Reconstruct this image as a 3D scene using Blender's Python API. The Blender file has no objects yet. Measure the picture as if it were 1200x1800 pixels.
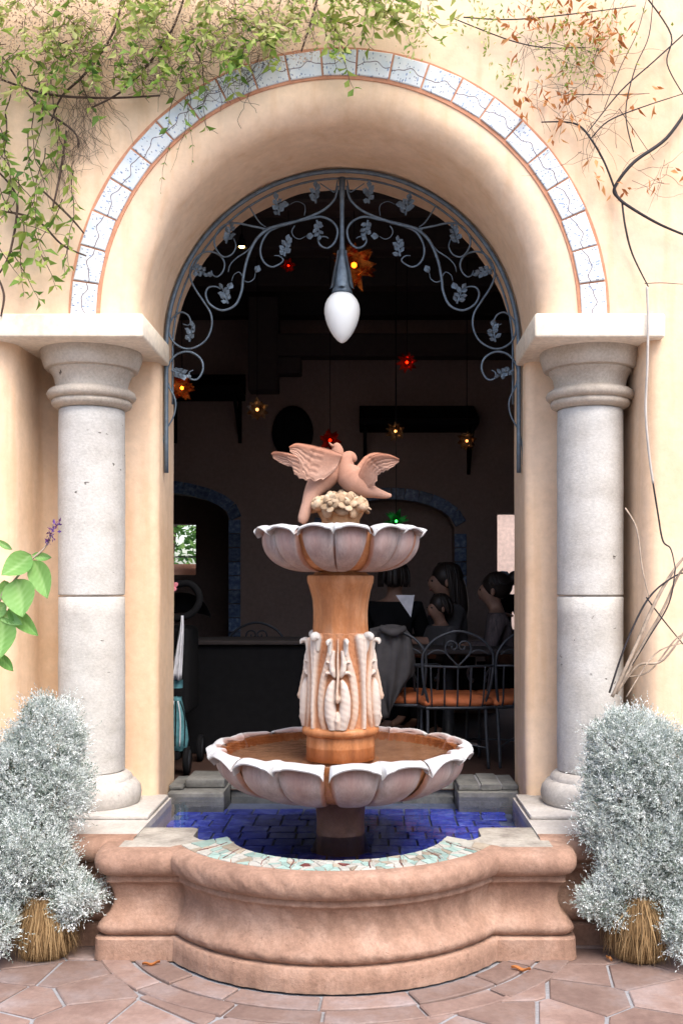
import bpy, bmesh, math, random
import numpy as np
from mathutils import Vector, Matrix, Quaternion
R = math.radians
PI = math.pi
rng = random.Random(7)
nrg = np.random.default_rng(11)
scene = bpy.context.scene
COL = scene.collection

# ------------------------------------------------------------------ camera, sky, sun, exposure
CX, EYE, F = 0.15, 1.62, 1800.0
cam_d = bpy.data.cameras.new('camera')
cam = bpy.data.objects.new('camera', cam_d)
COL.objects.link(cam)
cam.location = (CX, 0, EYE)
cam.rotation_euler = (R(90), 0, 0)
cam_d.sensor_width = 36
cam_d.lens = 36
cam_d.shift_x = -50 / 1800
cam_d.shift_y = 130 / 1800
cam_d.clip_start = 0.05
cam_d.clip_end = 500
scene.camera = cam

SUN_EL, SUN_AZ = 58, 28          # azimuth: degrees to the right of straight behind the camera
w = bpy.data.worlds.new('World')
scene.world = w
w.use_nodes = True
nt = w.node_tree
bg = nt.nodes['Background']
sky = nt.nodes.new('ShaderNodeTexSky')
sky.sky_type = 'NISHITA'
sky.sun_disc = False
sky.sun_elevation = R(SUN_EL)
sky.sun_rotation = R(180 - SUN_AZ)
sky.dust_density = 3.0
sky.air_density = 1.0
sky.ozone_density = 0.6
bg.inputs['Strength'].default_value = 0.15
nt.links.new(sky.outputs[0], bg.inputs['Color'])

sun_d = bpy.data.lights.new('sun', 'SUN')
sun = bpy.data.objects.new('sun', sun_d)
COL.objects.link(sun)
sun_d.energy = 1.25
sun_d.angle = R(40)
sun_d.color = (1.0, 0.95, 0.88)
sdir = Vector((math.sin(R(SUN_AZ)) * math.cos(R(SUN_EL)), -math.cos(R(SUN_AZ)) * math.cos(R(SUN_EL)), math.sin(R(SUN_EL))))
sun.rotation_euler = sdir.to_track_quat('Z', 'Y').to_euler()
sun.location = (3, -4, 8)

scene.view_settings.view_transform = 'Standard'
scene.view_settings.look = 'None'
scene.view_settings.gamma = 1
scene.view_settings.exposure = 1.6
scene.view_settings.use_curve_mapping = False
scene.render.engine = 'CYCLES'
scene.cycles.max_bounces = 8
scene.cycles.transparent_max_bounces = 12
scene.cycles.use_denoising = True

# ------------------------------------------------------------------ helpers
def P(px, py, d):
    """point at depth d that stands where the photograph shows (px, py)"""
    return Vector((CX + (px - 650) * d / F, d, EYE - (py - 1030) * d / F))

def link(o, parent=None):
    COL.objects.link(o)
    if parent is not None:
        o.parent = parent
        o.matrix_parent_inverse = world_of(parent).inverted()
    return o

def world_of(o):
    m = o.matrix_basis.copy()
    if o.parent is not None:
        m = world_of(o.parent) @ o.matrix_parent_inverse @ m
    return m

def tag(o, label=None, cat=None, group=None, kind=None):
    if label: o['label'] = label
    if cat: o['category'] = cat
    if group: o['group'] = group
    if kind: o['kind'] = kind
    return o

def thing(name, label, cat, loc=(0, 0, 0), group=None):
    o = bpy.data.objects.new(name, None)
    o.empty_display_size = 0.05
    o.location = loc
    COL.objects.link(o)
    return tag(o, label, cat, group)

def mesh_from(name, verts, faces, smooth=True):
    me = bpy.data.meshes.new(name)
    me.from_pydata([tuple(v) for v in verts], [], faces)
    me.update()
    if smooth:
        me.polygons.foreach_set('use_smooth', [True] * len(me.polygons))
    return me

def obj(name, geo, mat, parent=None, smooth=True, auto=None, loc=None):
    me = mesh_from(name, geo[0], geo[1], smooth) if isinstance(geo, tuple) else geo
    if mat is not None and not me.materials:
        me.materials.append(mat)
    o = bpy.data.objects.new(name, me)
    if auto is not None:
        me.set_sharp_from_angle(angle=R(auto))
    if loc is not None:
        o.location = loc
    return link(o, parent)

def fast_mesh(name, verts, tris, attr=None, smooth=False):
    me = bpy.data.meshes.new(name)
    nv, nf = len(verts), len(tris)
    me.vertices.add(nv)
    me.vertices.foreach_set('co', np.asarray(verts, dtype=np.float32).ravel())
    me.loops.add(nf * 3)
    me.loops.foreach_set('vertex_index', np.asarray(tris, dtype=np.int32).ravel())
    me.polygons.add(nf)
    me.polygons.foreach_set('loop_start', np.arange(0, nf * 3, 3, dtype=np.int32))
    me.update(calc_edges=True)
    if attr is not None:
        a = me.attributes.new('rnd', 'FLOAT', 'POINT')
        a.data.foreach_set('value', np.asarray(attr, dtype=np.float32))
    if smooth:
        me.polygons.foreach_set('use_smooth', [True] * nf)
    return me

def join(*geos):
    V, Fc = [], []
    for v, f in geos:
        n = len(V)
        V += [tuple(p) for p in v]
        Fc += [tuple(i + n for i in q) for q in f]
    return V, Fc

def xf(geo, m):
    return [m @ Vector(v) for v in geo[0]], geo[1]

def box(x0, x1, y0, y1, z0, z1):
    v = [(x, y, z) for z in (z0, z1) for y in (y0, y1) for x in (x0, x1)]
    f = [(0, 2, 3, 1), (4, 5, 7, 6), (0, 1, 5, 4), (2, 6, 7, 3), (0, 4, 6, 2), (1, 3, 7, 5)]
    return v, f

def bevel_box(x0, x1, y0, y1, z0, z1, b=0.01, seg=2, jit=0.0):
    bm = bmesh.new()
    v, f = box(x0, x1, y0, y1, z0, z1)
    vs = [bm.verts.new(p) for p in v]
    for q in f:
        bm.faces.new([vs[i] for i in q])
    bmesh.ops.bevel(bm, geom=bm.edges[:], offset=b, segments=seg, profile=0.5, affect='EDGES')
    if jit:
        for q in bm.verts:
            q.co += Vector((rng.uniform(-jit, jit), rng.uniform(-jit, jit), rng.uniform(-jit, jit)))
    bm.verts.index_update()
    out = ([p.co.copy() for p in bm.verts], [tuple(p.index for p in q.verts) for q in bm.faces])
    bm.free()
    return out

def lathe(prof, seg=48, c=(0, 0, 0), a0=0.0, a1=2 * PI, wob=None):
    full = abs(a1 - a0 - 2 * PI) < 1e-6
    n = seg if full else seg + 1
    V, Fc = [], []
    for i in range(n):
        a = a0 + (a1 - a0) * i / seg
        for (r, z) in prof:
            rr = r + (wob(a, z) if wob and r > 1e-6 else 0)
            V.append((c[0] + rr * math.cos(a), c[1] + rr * math.sin(a), c[2] + z))
    m = len(prof)
    for i in range(seg):
        j = (i + 1) % n
        for k in range(m - 1):
            Fc.append((i * m + k, i * m + k + 1, j * m + k + 1, j * m + k))
    return V, Fc

def smooth_pts(pts, n=6, closed=False):
    pts = [Vector(p) for p in pts]
    if len(pts) < 3:
        return [pts[0].lerp(pts[-1], i / n) for i in range(n + 1)]
    out = []
    m = len(pts)
    for i in range(m - 1):
        p0 = pts[max(i - 1, 0)]; p1 = pts[i]; p2 = pts[i + 1]; p3 = pts[min(i + 2, m - 1)]
        for k in range(n):
            t = k / n
            out.append(0.5 * ((2 * p1) + (p2 - p0) * t + (2 * p0 - 5 * p1 + 4 * p2 - p3) * t * t + (3 * p1 - p0 - 3 * p2 + p3) * t ** 3))
    out.append(pts[-1])
    return out

def tube(pts, rad, seg=8, cap=True, sx=1.0, up=None):
    """sweep; rad a number or list; sx flattens the section along its second axis"""
    pts = [Vector(p) for p in pts]
    n = len(pts)
    if not hasattr(rad, '__len__'):
        rad = [rad] * n
    elif len(rad) != n:
        src = list(rad); k = len(src)
        rad = []
        for i in range(n):
            t = i / (n - 1) * (k - 1); a = int(min(t, k - 2)); u = t - a
            rad.append(src[a] * (1 - u) + src[a + 1] * u)
    V, Fc = [], []
    t0 = (pts[1] - pts[0]).normalized()
    ref = Vector(up) if up else (Vector((0, 1, 0)) if abs(t0.y) < 0.9 else Vector((1, 0, 0)))
    nrm = (ref - t0 * ref.dot(t0)).normalized()
    for i in range(n):
        t = (pts[min(i + 1, n - 1)] - pts[max(i - 1, 0)])
        t = t.normalized() if t.length > 1e-9 else t0
        nrm = (nrm - t * nrm.dot(t))
        nrm = nrm.normalized() if nrm.length > 1e-6 else t.orthogonal().normalized()
        b = t.cross(nrm)
        for k in range(seg):
            a = 2 * PI * k / seg
            V.append(pts[i] + (nrm * math.cos(a) * sx + b * math.sin(a)) * rad[i])
    for i in range(n - 1):
        for k in range(seg):
            j = (k + 1) % seg
            Fc.append((i * seg + k, i * seg + j, (i + 1) * seg + j, (i + 1) * seg + k))
    if cap:
        Fc.append(tuple(range(seg - 1, -1, -1)))
        Fc.append(tuple((n - 1) * seg + k for k in range(seg)))
    return V, Fc

def ball(c, r, seg=12, rings=8, sc=(1, 1, 1)):
    prof = [(max(math.sin(PI * i / rings), 0.0) , -math.cos(PI * i / rings)) for i in range(rings + 1)]
    V, Fc = lathe(prof, seg)
    return [(c[0] + v[0] * r * sc[0], c[1] + v[1] * r * sc[1], c[2] + v[2] * r * sc[2]) for v in V], Fc

def hash3(x, y, z):
    return math.sin(x * 12.9 + y * 7.3 + z * 5.1) * 0.5 + math.sin(x * 5.7 - y * 11.1 + z * 9.2 + 1.3) * 0.3 + math.sin(x * 21.0 + y * 17.0 - z * 23.0) * 0.2

# ------------------------------------------------------------------ materials
def new_mat(name):
    m = bpy.data.materials.new(name)
    m.use_nodes = True
    nt = m.node_tree
    b = nt.nodes['Principled BSDF']
    return m, nt, b

def nd(nt, typ, **kw):
    n = nt.nodes.new(typ)
    for k, v in kw.items():
        if k in n.inputs:
            n.inputs[k].default_value = v
        else:
            setattr(n, k, v)
    return n

def ramp(nt, stops):
    n = nt.nodes.new('ShaderNodeValToRGB')
    e = n.color_ramp.elements
    while len(e) > 1:
        e.remove(e[0])
    e[0].position = stops[0][0]; e[0].color = (*stops[0][1], 1) if len(stops[0][1]) == 3 else stops[0][1]
    for p, c in stops[1:]:
        x = e.new(p); x.color = (*c, 1) if len(c) == 3 else c
    return n

def mixc(nt, fac, a, b, blend='MIX'):
    n = nt.nodes.new('ShaderNodeMix')
    n.data_type = 'RGBA'
    n.blend_type = blend
    if isinstance(fac, (int, float)): n.inputs[0].default_value = fac
    else: nt.links.new(fac, n.inputs[0])
    for i, v in ((6, a), (7, b)):
        if isinstance(v, (tuple, list)): n.inputs[i].default_value = (*v, 1) if len(v) == 3 else v
        else: nt.links.new(v, n.inputs[i])
    return n.outputs[2]

def mineral(name, cols, scale=3.0, rough=0.85, bump=0.3, bscale=60, pits=0.0, pit_scale=25, pit_col=(0.05, 0.045, 0.04), rnd=0.0, streak=None, stretch=(1, 1, 1), spec=0.3, stain_and_light=None, coat=0.0, big=0.0, fine_c=(0.82, 1.12)):
    m, nt, b = new_mat(name)
    L = nt.links
    tc = nd(nt, 'ShaderNodeTexCoord')
    mp = nd(nt, 'ShaderNodeMapping', Scale=stretch)
    L.new(tc.outputs['Object'], mp.inputs['Vector'])
    vec = mp.outputs[0]
    oi = nd(nt, 'ShaderNodeObjectInfo')
    if rnd:
        add = nd(nt, 'ShaderNodeVectorMath', operation='ADD')
        mul = nd(nt, 'ShaderNodeVectorMath', operation='SCALE')
        comb = nd(nt, 'ShaderNodeCombineXYZ')
        for i in range(3): L.new(oi.outputs['Random'], comb.inputs[i])
        L.new(comb.outputs[0], mul.inputs[0]); mul.inputs['Scale'].default_value = 37.0
        L.new(vec, add.inputs[0]); L.new(mul.outputs[0], add.inputs[1])
        vec = add.outputs[0]
    n1 = nd(nt, 'ShaderNodeTexNoise', Scale=scale, Detail=9.0, Roughness=0.62)
    L.new(vec, n1.inputs['Vector'])
    k = len(cols)
    rp = ramp(nt, [(0.28 + 0.44 * i / (k - 1), c) for i, c in enumerate(cols)])
    L.new(n1.outputs[0], rp.inputs[0])
    col = rp.outputs[0]
    n2 = nd(nt, 'ShaderNodeTexNoise', Scale=bscale, Detail=6.0, Roughness=0.7)
    L.new(vec, n2.inputs['Vector'])
    fine = ramp(nt, [(0.3, (fine_c[0],) * 3), (0.7, (fine_c[1],) * 3)])
    L.new(n2.outputs[0], fine.inputs[0])
    col = mixc(nt, 1.0, col, fine.outputs[0], 'MULTIPLY')
    if rnd:
        mr = nd(nt, 'ShaderNodeMapRange')
        mr.inputs[3].default_value = 1 - rnd; mr.inputs[4].default_value = 1 + rnd
        L.new(oi.outputs['Random'], mr.inputs[0])
        sc = nd(nt, 'ShaderNodeVectorMath', operation='SCALE')
        L.new(col, sc.inputs[0]); L.new(mr.outputs[0], sc.inputs['Scale'])
        col = sc.outputs[0]
    if streak:
        mp2 = nd(nt, 'ShaderNodeMapping', Scale=(14, 14, 1.2))
        L.new(tc.outputs['Object'], mp2.inputs['Vector'])
        n3 = nd(nt, 'ShaderNodeTexNoise', Scale=1.0, Detail=5.0)
        L.new(mp2.outputs[0], n3.inputs['Vector'])
        r3 = ramp(nt, [(0.52, (0, 0, 0)), (0.72, (1, 1, 1))])
        L.new(n3.outputs[0], r3.inputs[0])
        ml = nd(nt, 'ShaderNodeMath', operation='MULTIPLY'); ml.inputs[1].default_value = streak[1]
        L.new(r3.outputs[0], ml.inputs[0])
        col = mixc(nt, ml.outputs[0], col, streak[0])
    if stain_and_light:
        at = nd(nt, 'ShaderNodeAttribute', attribute_name='stain_and_light')
        sep = nd(nt, 'ShaderNodeSeparateColor')
        L.new(at.outputs['Color'], sep.inputs[0])
        n4 = nd(nt, 'ShaderNodeTexNoise', Scale=22.0, Detail=5.0)
        mp4 = nd(nt, 'ShaderNodeMapping', Scale=(1.6, 1.6, 0.5))
        L.new(tc.outputs['Object'], mp4.inputs['Vector']); L.new(mp4.outputs[0], n4.inputs['Vector'])
        for ch, c in enumerate(stain_and_light):
            mm = nd(nt, 'ShaderNodeMath', operation='MULTIPLY_ADD')
            L.new(n4.outputs[0], mm.inputs[0]); mm.inputs[1].default_value = 0.9; mm.inputs[2].default_value = -0.45
            ad = nd(nt, 'ShaderNodeMath', operation='ADD'); ad.use_clamp = True
            gate = nd(nt, 'ShaderNodeMath', operation='MULTIPLY')
            L.new(sep.outputs[ch], ad.inputs[0])
            q = nd(nt, 'ShaderNodeMath', operation='MULTIPLY')
            L.new(mm.outputs[0], q.inputs[0]); L.new(sep.outputs[ch], q.inputs[1])
            L.new(q.outputs[0], ad.inputs[1])
            col = mixc(nt, ad.outputs[0], col, c)
    h = n2.outputs[0]
    if pits:
        n5 = nd(nt, 'ShaderNodeTexVoronoi', Scale=pit_scale)
        n5.feature = 'F1'
        wn = nd(nt, 'ShaderNodeTexNoise', Scale=pit_scale * 2.5, Detail=3.0)
        L.new(vec, wn.inputs['Vector'])
        wv = mixc(nt, 0.06, vec, wn.outputs['Color'])
        L.new(wv, n5.inputs['Vector'])
        r5 = ramp(nt, [(0.0, (1, 1, 1)), (0.07, (1, 1, 1)), (0.13, (0, 0, 0))])
        L.new(n5.outputs['Distance'], r5.inputs[0])
        n6 = nd(nt, 'ShaderNodeTexNoise', Scale=pit_scale * 0.25, Detail=3.0)
        L.new(vec, n6.inputs['Vector'])
        r6 = ramp(nt, [(0.51, (0, 0, 0)), (0.60, (1, 1, 1))])
        L.new(n6.outputs[0], r6.inputs[0])
        pm = nd(nt, 'ShaderNodeMath', operation='MULTIPLY')
        L.new(r5.outputs[0], pm.inputs[0]); L.new(r6.outputs[0], pm.inputs[1])
        pk = nd(nt, 'ShaderNodeMath', operation='MULTIPLY'); pk.inputs[1].default_value = pits
        L.new(pm.outputs[0], pk.inputs[0])
        col = mixc(nt, pk.outputs[0], col, pit_col)
        sb = nd(nt, 'ShaderNodeMath', operation='SUBTRACT')
        L.new(h, sb.inputs[0]); L.new(pk.outputs[0], sb.inputs[1])
        h = sb.outputs[0]
    if big:
        n7 = nd(nt, 'ShaderNodeTexNoise', Scale=4.0, Detail=3.0)
        L.new(vec, n7.inputs['Vector'])
        a7 = nd(nt, 'ShaderNodeMath', operation='MULTIPLY_ADD'); a7.inputs[1].default_value = big
        L.new(n7.outputs[0], a7.inputs[0]); L.new(h, a7.inputs[2])
        h = a7.outputs[0]
    bp = nd(nt, 'ShaderNodeBump', Strength=bump, Distance=0.004)
    L.new(h, bp.inputs['Height'])
    L.new(bp.outputs[0], b.inputs['Normal'])
    L.new(col, b.inputs['Base Color'])
    b.inputs['Roughness'].default_value = rough
    b.inputs['Specular IOR Level'].default_value = spec
    b.inputs['Coat Weight'].default_value = coat
    return m

def plain(name, c, rough=0.5, metal=0.0, spec=0.4, var=0.15, scale=20):
    m, nt, b = new_mat(name)
    L = nt.links
    tc = nd(nt, 'ShaderNodeTexCoord')
    n = nd(nt, 'ShaderNodeTexNoise', Scale=scale, Detail=4.0)
    L.new(tc.outputs['Object'], n.inputs['Vector'])
    rp = ramp(nt, [(0.3, tuple(x * (1 - var) for x in c)), (0.7, tuple(min(x * (1 + var), 1) for x in c))])
    L.new(n.outputs[0], rp.inputs[0])
    L.new(rp.outputs[0], b.inputs['Base Color'])
    b.inputs['Roughness'].default_value = rough
    b.inputs['Metallic'].default_value = metal
    b.inputs['Specular IOR Level'].default_value = spec
    return m

def leafy(name, stops, trans=0.35, rough=0.55):
    """leaf colour follows a random value stored on each leaf; light passes through"""
    m, nt, b = new_mat(name)
    L = nt.links
    at = nd(nt, 'ShaderNodeAttribute', attribute_name='rnd')
    k = len(stops)
    rp = ramp(nt, [(i / (k - 1), c) for i, c in enumerate(stops)])
    L.new(at.outputs['Fac'], rp.inputs[0])
    L.new(rp.outputs[0], b.inputs['Base Color'])
    b.inputs['Roughness'].default_value = rough
    b.inputs['Specular IOR Level'].default_value = 0.25
    tr = nd(nt, 'ShaderNodeBsdfTranslucent')
    L.new(rp.outputs[0], tr.inputs['Color'])
    mx = nd(nt, 'ShaderNodeMixShader', Fac=trans)
    L.new(b.outputs[0], mx.inputs[1]); L.new(tr.outputs[0], mx.inputs[2])
    L.new(mx.outputs[0], nt.nodes['Material Output'].inputs['Surface'])
    return m

def emit(name, c, s):
    m, nt, b = new_mat(name)
    b.inputs['Base Color'].default_value = (*c, 1)
    b.inputs['Emission Color'].default_value = (*c, 1)
    b.inputs['Emission Strength'].default_value = s
    return m

def tinted(name, c, fac=0.75, rough=0.1, glow=0.0):
    m, nt, b = new_mat(name)
    L = nt.links
    b.inputs['Base Color'].default_value = tuple(x * 0.25 for x in c) + (1,)
    b.inputs['Roughness'].default_value = rough
    tc = nd(nt, 'ShaderNodeTexCoord')
    nz = nd(nt, 'ShaderNodeTexNoise', Scale=18.0, Detail=2.0); L.new(tc.outputs['Object'], nz.inputs['Vector'])
    rg = ramp(nt, [(0.45, (0, 0, 0)), (0.75, (1, 1, 1))]); L.new(nz.outputs[0], rg.inputs[0])
    gm_ = nd(nt, 'ShaderNodeMath', operation='MULTIPLY'); gm_.inputs[1].default_value = glow; L.new(rg.outputs[0], gm_.inputs[0])
    b.inputs['Emission Color'].default_value = (*c, 1); L.new(gm_.outputs[0], b.inputs['Emission Strength'])
    t = nd(nt, 'ShaderNodeBsdfTransparent', Color=(*c, 1))
    mx = nd(nt, 'ShaderNodeMixShader', Fac=fac)
    L.new(b.outputs[0], mx.inputs[1]); L.new(t.outputs[0], mx.inputs[2])
    L.new(mx.outputs[0], nt.nodes['Material Output'].inputs['Surface'])
    return m

M = {}
M['stucco'] = mineral('peach_stucco', [(0.66, 0.445, 0.275), (0.745, 0.54, 0.37), (0.79, 0.60, 0.435)], 1.3, 0.9, 0.5, 20, streak=((0.60, 0.36, 0.19), 0.36), big=2.6, fine_c=(0.91, 1.07))
M['impost'] = mineral('cream_plaster', [(0.70, 0.58, 0.44), (0.78, 0.68, 0.54), (0.80, 0.72, 0.60)], 3, 0.85, 0.25, 30, big=1.2)
M['column'] = mineral('grey_cantera_stone', [(0.42, 0.395, 0.36), (0.51, 0.49, 0.455), (0.57, 0.555, 0.525)], 5, 0.9, 0.6, 70, pits=1.0, pit_scale=13, pit_col=(0.09, 0.08, 0.07), stretch=(1, 1, 1.5))
M['capital'] = mineral('warm_cantera_stone', [(0.40, 0.34, 0.275), (0.49, 0.425, 0.35), (0.55, 0.49, 0.415)], 5, 0.9, 0.5, 80, pits=1.0, pit_scale=11, pit_col=(0.09, 0.07, 0.06))
M['ledge'] = mineral('grey_ledge_stone', [(0.36, 0.33, 0.30), (0.46, 0.43, 0.40), (0.52, 0.50, 0.47)], 5, 0.9, 0.6, 50, pits=0.5)
M['basin'] = mineral('pink_cantera_stone', [(0.225, 0.132, 0.094), (0.315, 0.192, 0.137), (0.40, 0.265, 0.20)], 5, 0.88, 0.8, 60, pits=0.65, pit_scale=26, pit_col=(0.16, 0.08, 0.06), streak=((0.17, 0.10, 0.07), 0.55), big=0.8, fine_c=(0.76, 1.14))
M['rimtop'] = mineral('worn_rim_stone', [(0.18, 0.155, 0.135), (0.33, 0.305, 0.265), (0.45, 0.415, 0.365)], 9, 0.85, 0.9, 45, pits=0.9, pit_scale=30)
M['coping'] = mineral('dark_grey_slate', [(0.10, 0.10, 0.095), (0.17, 0.17, 0.16), (0.24, 0.24, 0.225)], 8, 0.75, 0.6, 50, rnd=0.15)
M['flag'] = mineral('flagstone', [(0.145, 0.09, 0.075), (0.215, 0.145, 0.12), (0.26, 0.21, 0.20)], 4, 0.65, 0.6, 40, rnd=0.2, big=1.5, pits=0.25, pit_scale=8, pit_col=(0.16, 0.075, 0.055))
M['mortar'] = mineral('grey_mortar', [(0.20, 0.195, 0.20), (0.29, 0.29, 0.305)], 5, 0.9, 0.5, 80)
M['terracotta'] = mineral('terracotta_border', [(0.46, 0.20, 0.11), (0.58, 0.28, 0.17)], 8, 0.8, 0.4, 60)
M['petal'] = mineral('carved_cantera', [(0.20, 0.155, 0.148), (0.31, 0.25, 0.238), (0.42, 0.36, 0.348)], 9, 0.8, 0.6, 70, stain_and_light=[(0.44, 0.445, 0.45), (0.28, 0.085, 0.02), (0.30, 0.17, 0.15)], pits=0.6, pit_scale=20, pit_col=(0.16, 0.12, 0.11), stretch=(1.6, 1.6, 0.4))
M['pedestal'] = mineral('rusty_cantera', [(0.25, 0.085, 0.025), (0.38, 0.15, 0.055), (0.50, 0.25, 0.13)], 5, 0.7, 0.4, 60, stretch=(2.2, 2.2, 0.9), streak=((0.13, 0.045, 0.015), 0.6), coat=0.15, pits=0.5, pit_scale=18, pit_col=(0.10, 0.04, 0.02))
M['leafstone'] = mineral('limey_carving', [(0.34, 0.21, 0.14), (0.46, 0.34, 0.26), (0.54, 0.46, 0.38)], 12, 0.8, 0.5, 70, stain_and_light=[(0.50, 0.47, 0.435), (0.34, 0.115, 0.03), (0.45, 0.28, 0.19)], stretch=(1.5, 1.5, 0.6))
M['dove'] = mineral('dove_terracotta', [(0.27, 0.13, 0.083), (0.35, 0.18, 0.122), (0.42, 0.245, 0.18)], 8, 0.85, 0.4, 80, stain_and_light=[(0.44, 0.37, 0.32), (0.42, 0.135, 0.06), (0.36, 0.20, 0.14)])
M['silt'] = mineral('silt_lining', [(0.22, 0.125, 0.08), (0.32, 0.20, 0.135), (0.36, 0.24, 0.17)], 5, 0.9, 0.2, 30)
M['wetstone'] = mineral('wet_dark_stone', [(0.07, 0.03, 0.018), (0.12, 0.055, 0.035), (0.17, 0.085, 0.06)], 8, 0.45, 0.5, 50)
M['flower'] = mineral('flower_stone', [(0.24, 0.145, 0.08), (0.37, 0.265, 0.17), (0.50, 0.41, 0.31)], 18, 0.85, 0.4, 80, rnd=0.25)
M['basket'] = mineral('basket_stone', [(0.30, 0.18, 0.09), (0.42, 0.27, 0.15)], 14, 0.85, 0.5, 60)
M['iron'] = plain('painted_iron', (0.11, 0.145, 0.18), 0.5, 0.35, 0.4, 0.25, 30)
M['darkiron'] = plain('dark_iron', (0.05, 0.055, 0.065), 0.45, 0.3, 0.4, 0.2, 30)
M['opal'] = plain('opal_glass', (0.82, 0.85, 0.84), 0.35, 0, 0.5, 0.03, 6)
M['black'] = plain('black_cloth', (0.009, 0.009, 0.010), 0.95, 0, 0.1)
M['hair'] = plain('dark_hair', (0.018, 0.012, 0.01), 0.5)
M['skin'] = plain('skin', (0.27, 0.15, 0.105), 0.6)
M['lip'] = plain('lip', (0.20, 0.07, 0.06), 0.5)
M['darkwood'] = plain('dark_wood', (0.03, 0.023, 0.022), 0.8)
M['cushion'] = plain('orange_cushion', (0.52, 0.15, 0.055), 0.7, 0, 0.3, 0.25, 12)
M['jacket'] = plain('grey_jacket', (0.06, 0.056, 0.058), 0.9)
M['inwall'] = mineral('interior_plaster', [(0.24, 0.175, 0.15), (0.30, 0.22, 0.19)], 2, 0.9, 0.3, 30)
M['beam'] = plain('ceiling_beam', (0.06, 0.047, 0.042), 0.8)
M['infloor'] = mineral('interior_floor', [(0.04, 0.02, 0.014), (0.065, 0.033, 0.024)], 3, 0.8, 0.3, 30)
M['bluetrim'] = mineral('blue_trim_tile', [(0.03, 0.05, 0.12), (0.08, 0.13, 0.24), (0.25, 0.33, 0.42)], 30, 0.3, 0.1, 40, rnd=0.35)
M['pinkwall'] = plain('pink_plaster', (0.62, 0.47, 0.41), 0.9)
M['straw'] = leafy('dry_straw', [(0.13, 0.075, 0.03), (0.25, 0.155, 0.07), (0.38, 0.26, 0.13)], 0.15, 0.8)
M['silver'] = leafy('silver_leaf', [(0.10, 0.15, 0.10), (0.36, 0.42, 0.38), (0.62, 0.67, 0.645), (0.80, 0.83, 0.82)], 0.15, 0.9)
M['silverstem'] = plain('silver_stem', (0.30, 0.28, 0.22), 0.9)
M['green'] = leafy('vine_leaf', [(0.05, 0.12, 0.02), (0.14, 0.25, 0.04), (0.30, 0.38, 0.08), (0.52, 0.52, 0.22)], 0.5)
M['drytwig'] = leafy('dry_fluff', [(0.30, 0.20, 0.15), (0.48, 0.36, 0.28), (0.60, 0.50, 0.38)], 0.3, 0.9)
M['rust'] = leafy('rust_leaf', [(0.30, 0.10, 0.03), (0.48, 0.19, 0.06), (0.58, 0.30, 0.12)], 0.35, 0.7)
M['bigleaf'] = leafy('salvia_leaf', [(0.12, 0.28, 0.06), (0.20, 0.40, 0.11), (0.30, 0.50, 0.19)], 0.4, 0.5)
M['hedge'] = leafy('garden_leaf', [(0.05, 0.12, 0.03), (0.10, 0.22, 0.05), (0.22, 0.36, 0.10)], 0.4)
M['purple'] = leafy('purple_floret', [(0.10, 0.05, 0.22), (0.18, 0.09, 0.36), (0.12, 0.03, 0.06)], 0.3)
M['stem'] = plain('vine_stem', (0.075, 0.05, 0.038), 0.85, 0, 0.2, 0.4, 40)
M['palestem'] = plain('pale_dry_branch', (0.33, 0.26, 0.20), 0.85, 0, 0.2, 0.35, 30)
M['blackstem'] = plain('dark_bare_stem', (0.028, 0.024, 0.026), 0.7, 0, 0.3, 0.3, 30)
M['cable'] = plain('grey_cable', (0.42, 0.38, 0.34), 0.6)
M['teal'] = plain('teal_stripe_cloth', (0.10, 0.26, 0.29), 0.85, 0, 0.2, 0.35, 25)
M['whitecloth'] = plain('white_cloth', (0.70, 0.70, 0.74), 0.9)
M['pink'] = plain('pink_cloth', (0.75, 0.25, 0.30), 0.8)

def bluetile():
    m = mineral('cobalt_tile', [(0.025, 0.034, 0.24), (0.05, 0.07, 0.44), (0.17, 0.22, 0.55)], 14, 0.25, 0.2, 50, rnd=0.3)
    return m
M['cobalt'] = bluetile()
M['grout'] = mineral('pool_grout', [(0.07, 0.09, 0.16), (0.16, 0.18, 0.25)], 10, 0.8, 0.4, 60)

def water_mat(name, tint, fac_boost=1.0, rip=25, strength=0.12):
    m, nt, b = new_mat(name)
    L = nt.links
    nt.nodes.remove(b)
    gl = nd(nt, 'ShaderNodeBsdfGlossy', Roughness=0.03)
    tr = nd(nt, 'ShaderNodeBsdfTransparent', Color=(*tint, 1))
    fr = nd(nt, 'ShaderNodeFresnel', IOR=1.33)
    tc = nd(nt, 'ShaderNodeTexCoord')
    n = nd(nt, 'ShaderNodeTexNoise', Scale=rip, Detail=2.0)
    L.new(tc.outputs['Object'], n.inputs['Vector'])
    bp = nd(nt, 'ShaderNodeBump', Strength=strength, Distance=0.01)
    L.new(n.outputs[0], bp.inputs['Height'])
    L.new(bp.outputs[0], gl.inputs['Normal']); L.new(bp.outputs[0], fr.inputs['Normal'])
    mx = nd(nt, 'ShaderNodeMixShader')
    L.new(fr.outputs[0], mx.inputs[0]); L.new(tr.outputs[0], mx.inputs[1]); L.new(gl.outputs[0], mx.inputs[2])
    L.new(mx.outputs[0], nt.nodes['Material Output'].inputs['Surface'])
    return m
M['water'] = water_mat('pool_water', (0.86, 0.90, 0.97), rip=14)
M['bowlwater'] = water_mat('bowl_water', (0.95, 0.86, 0.78), rip=18)

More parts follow.
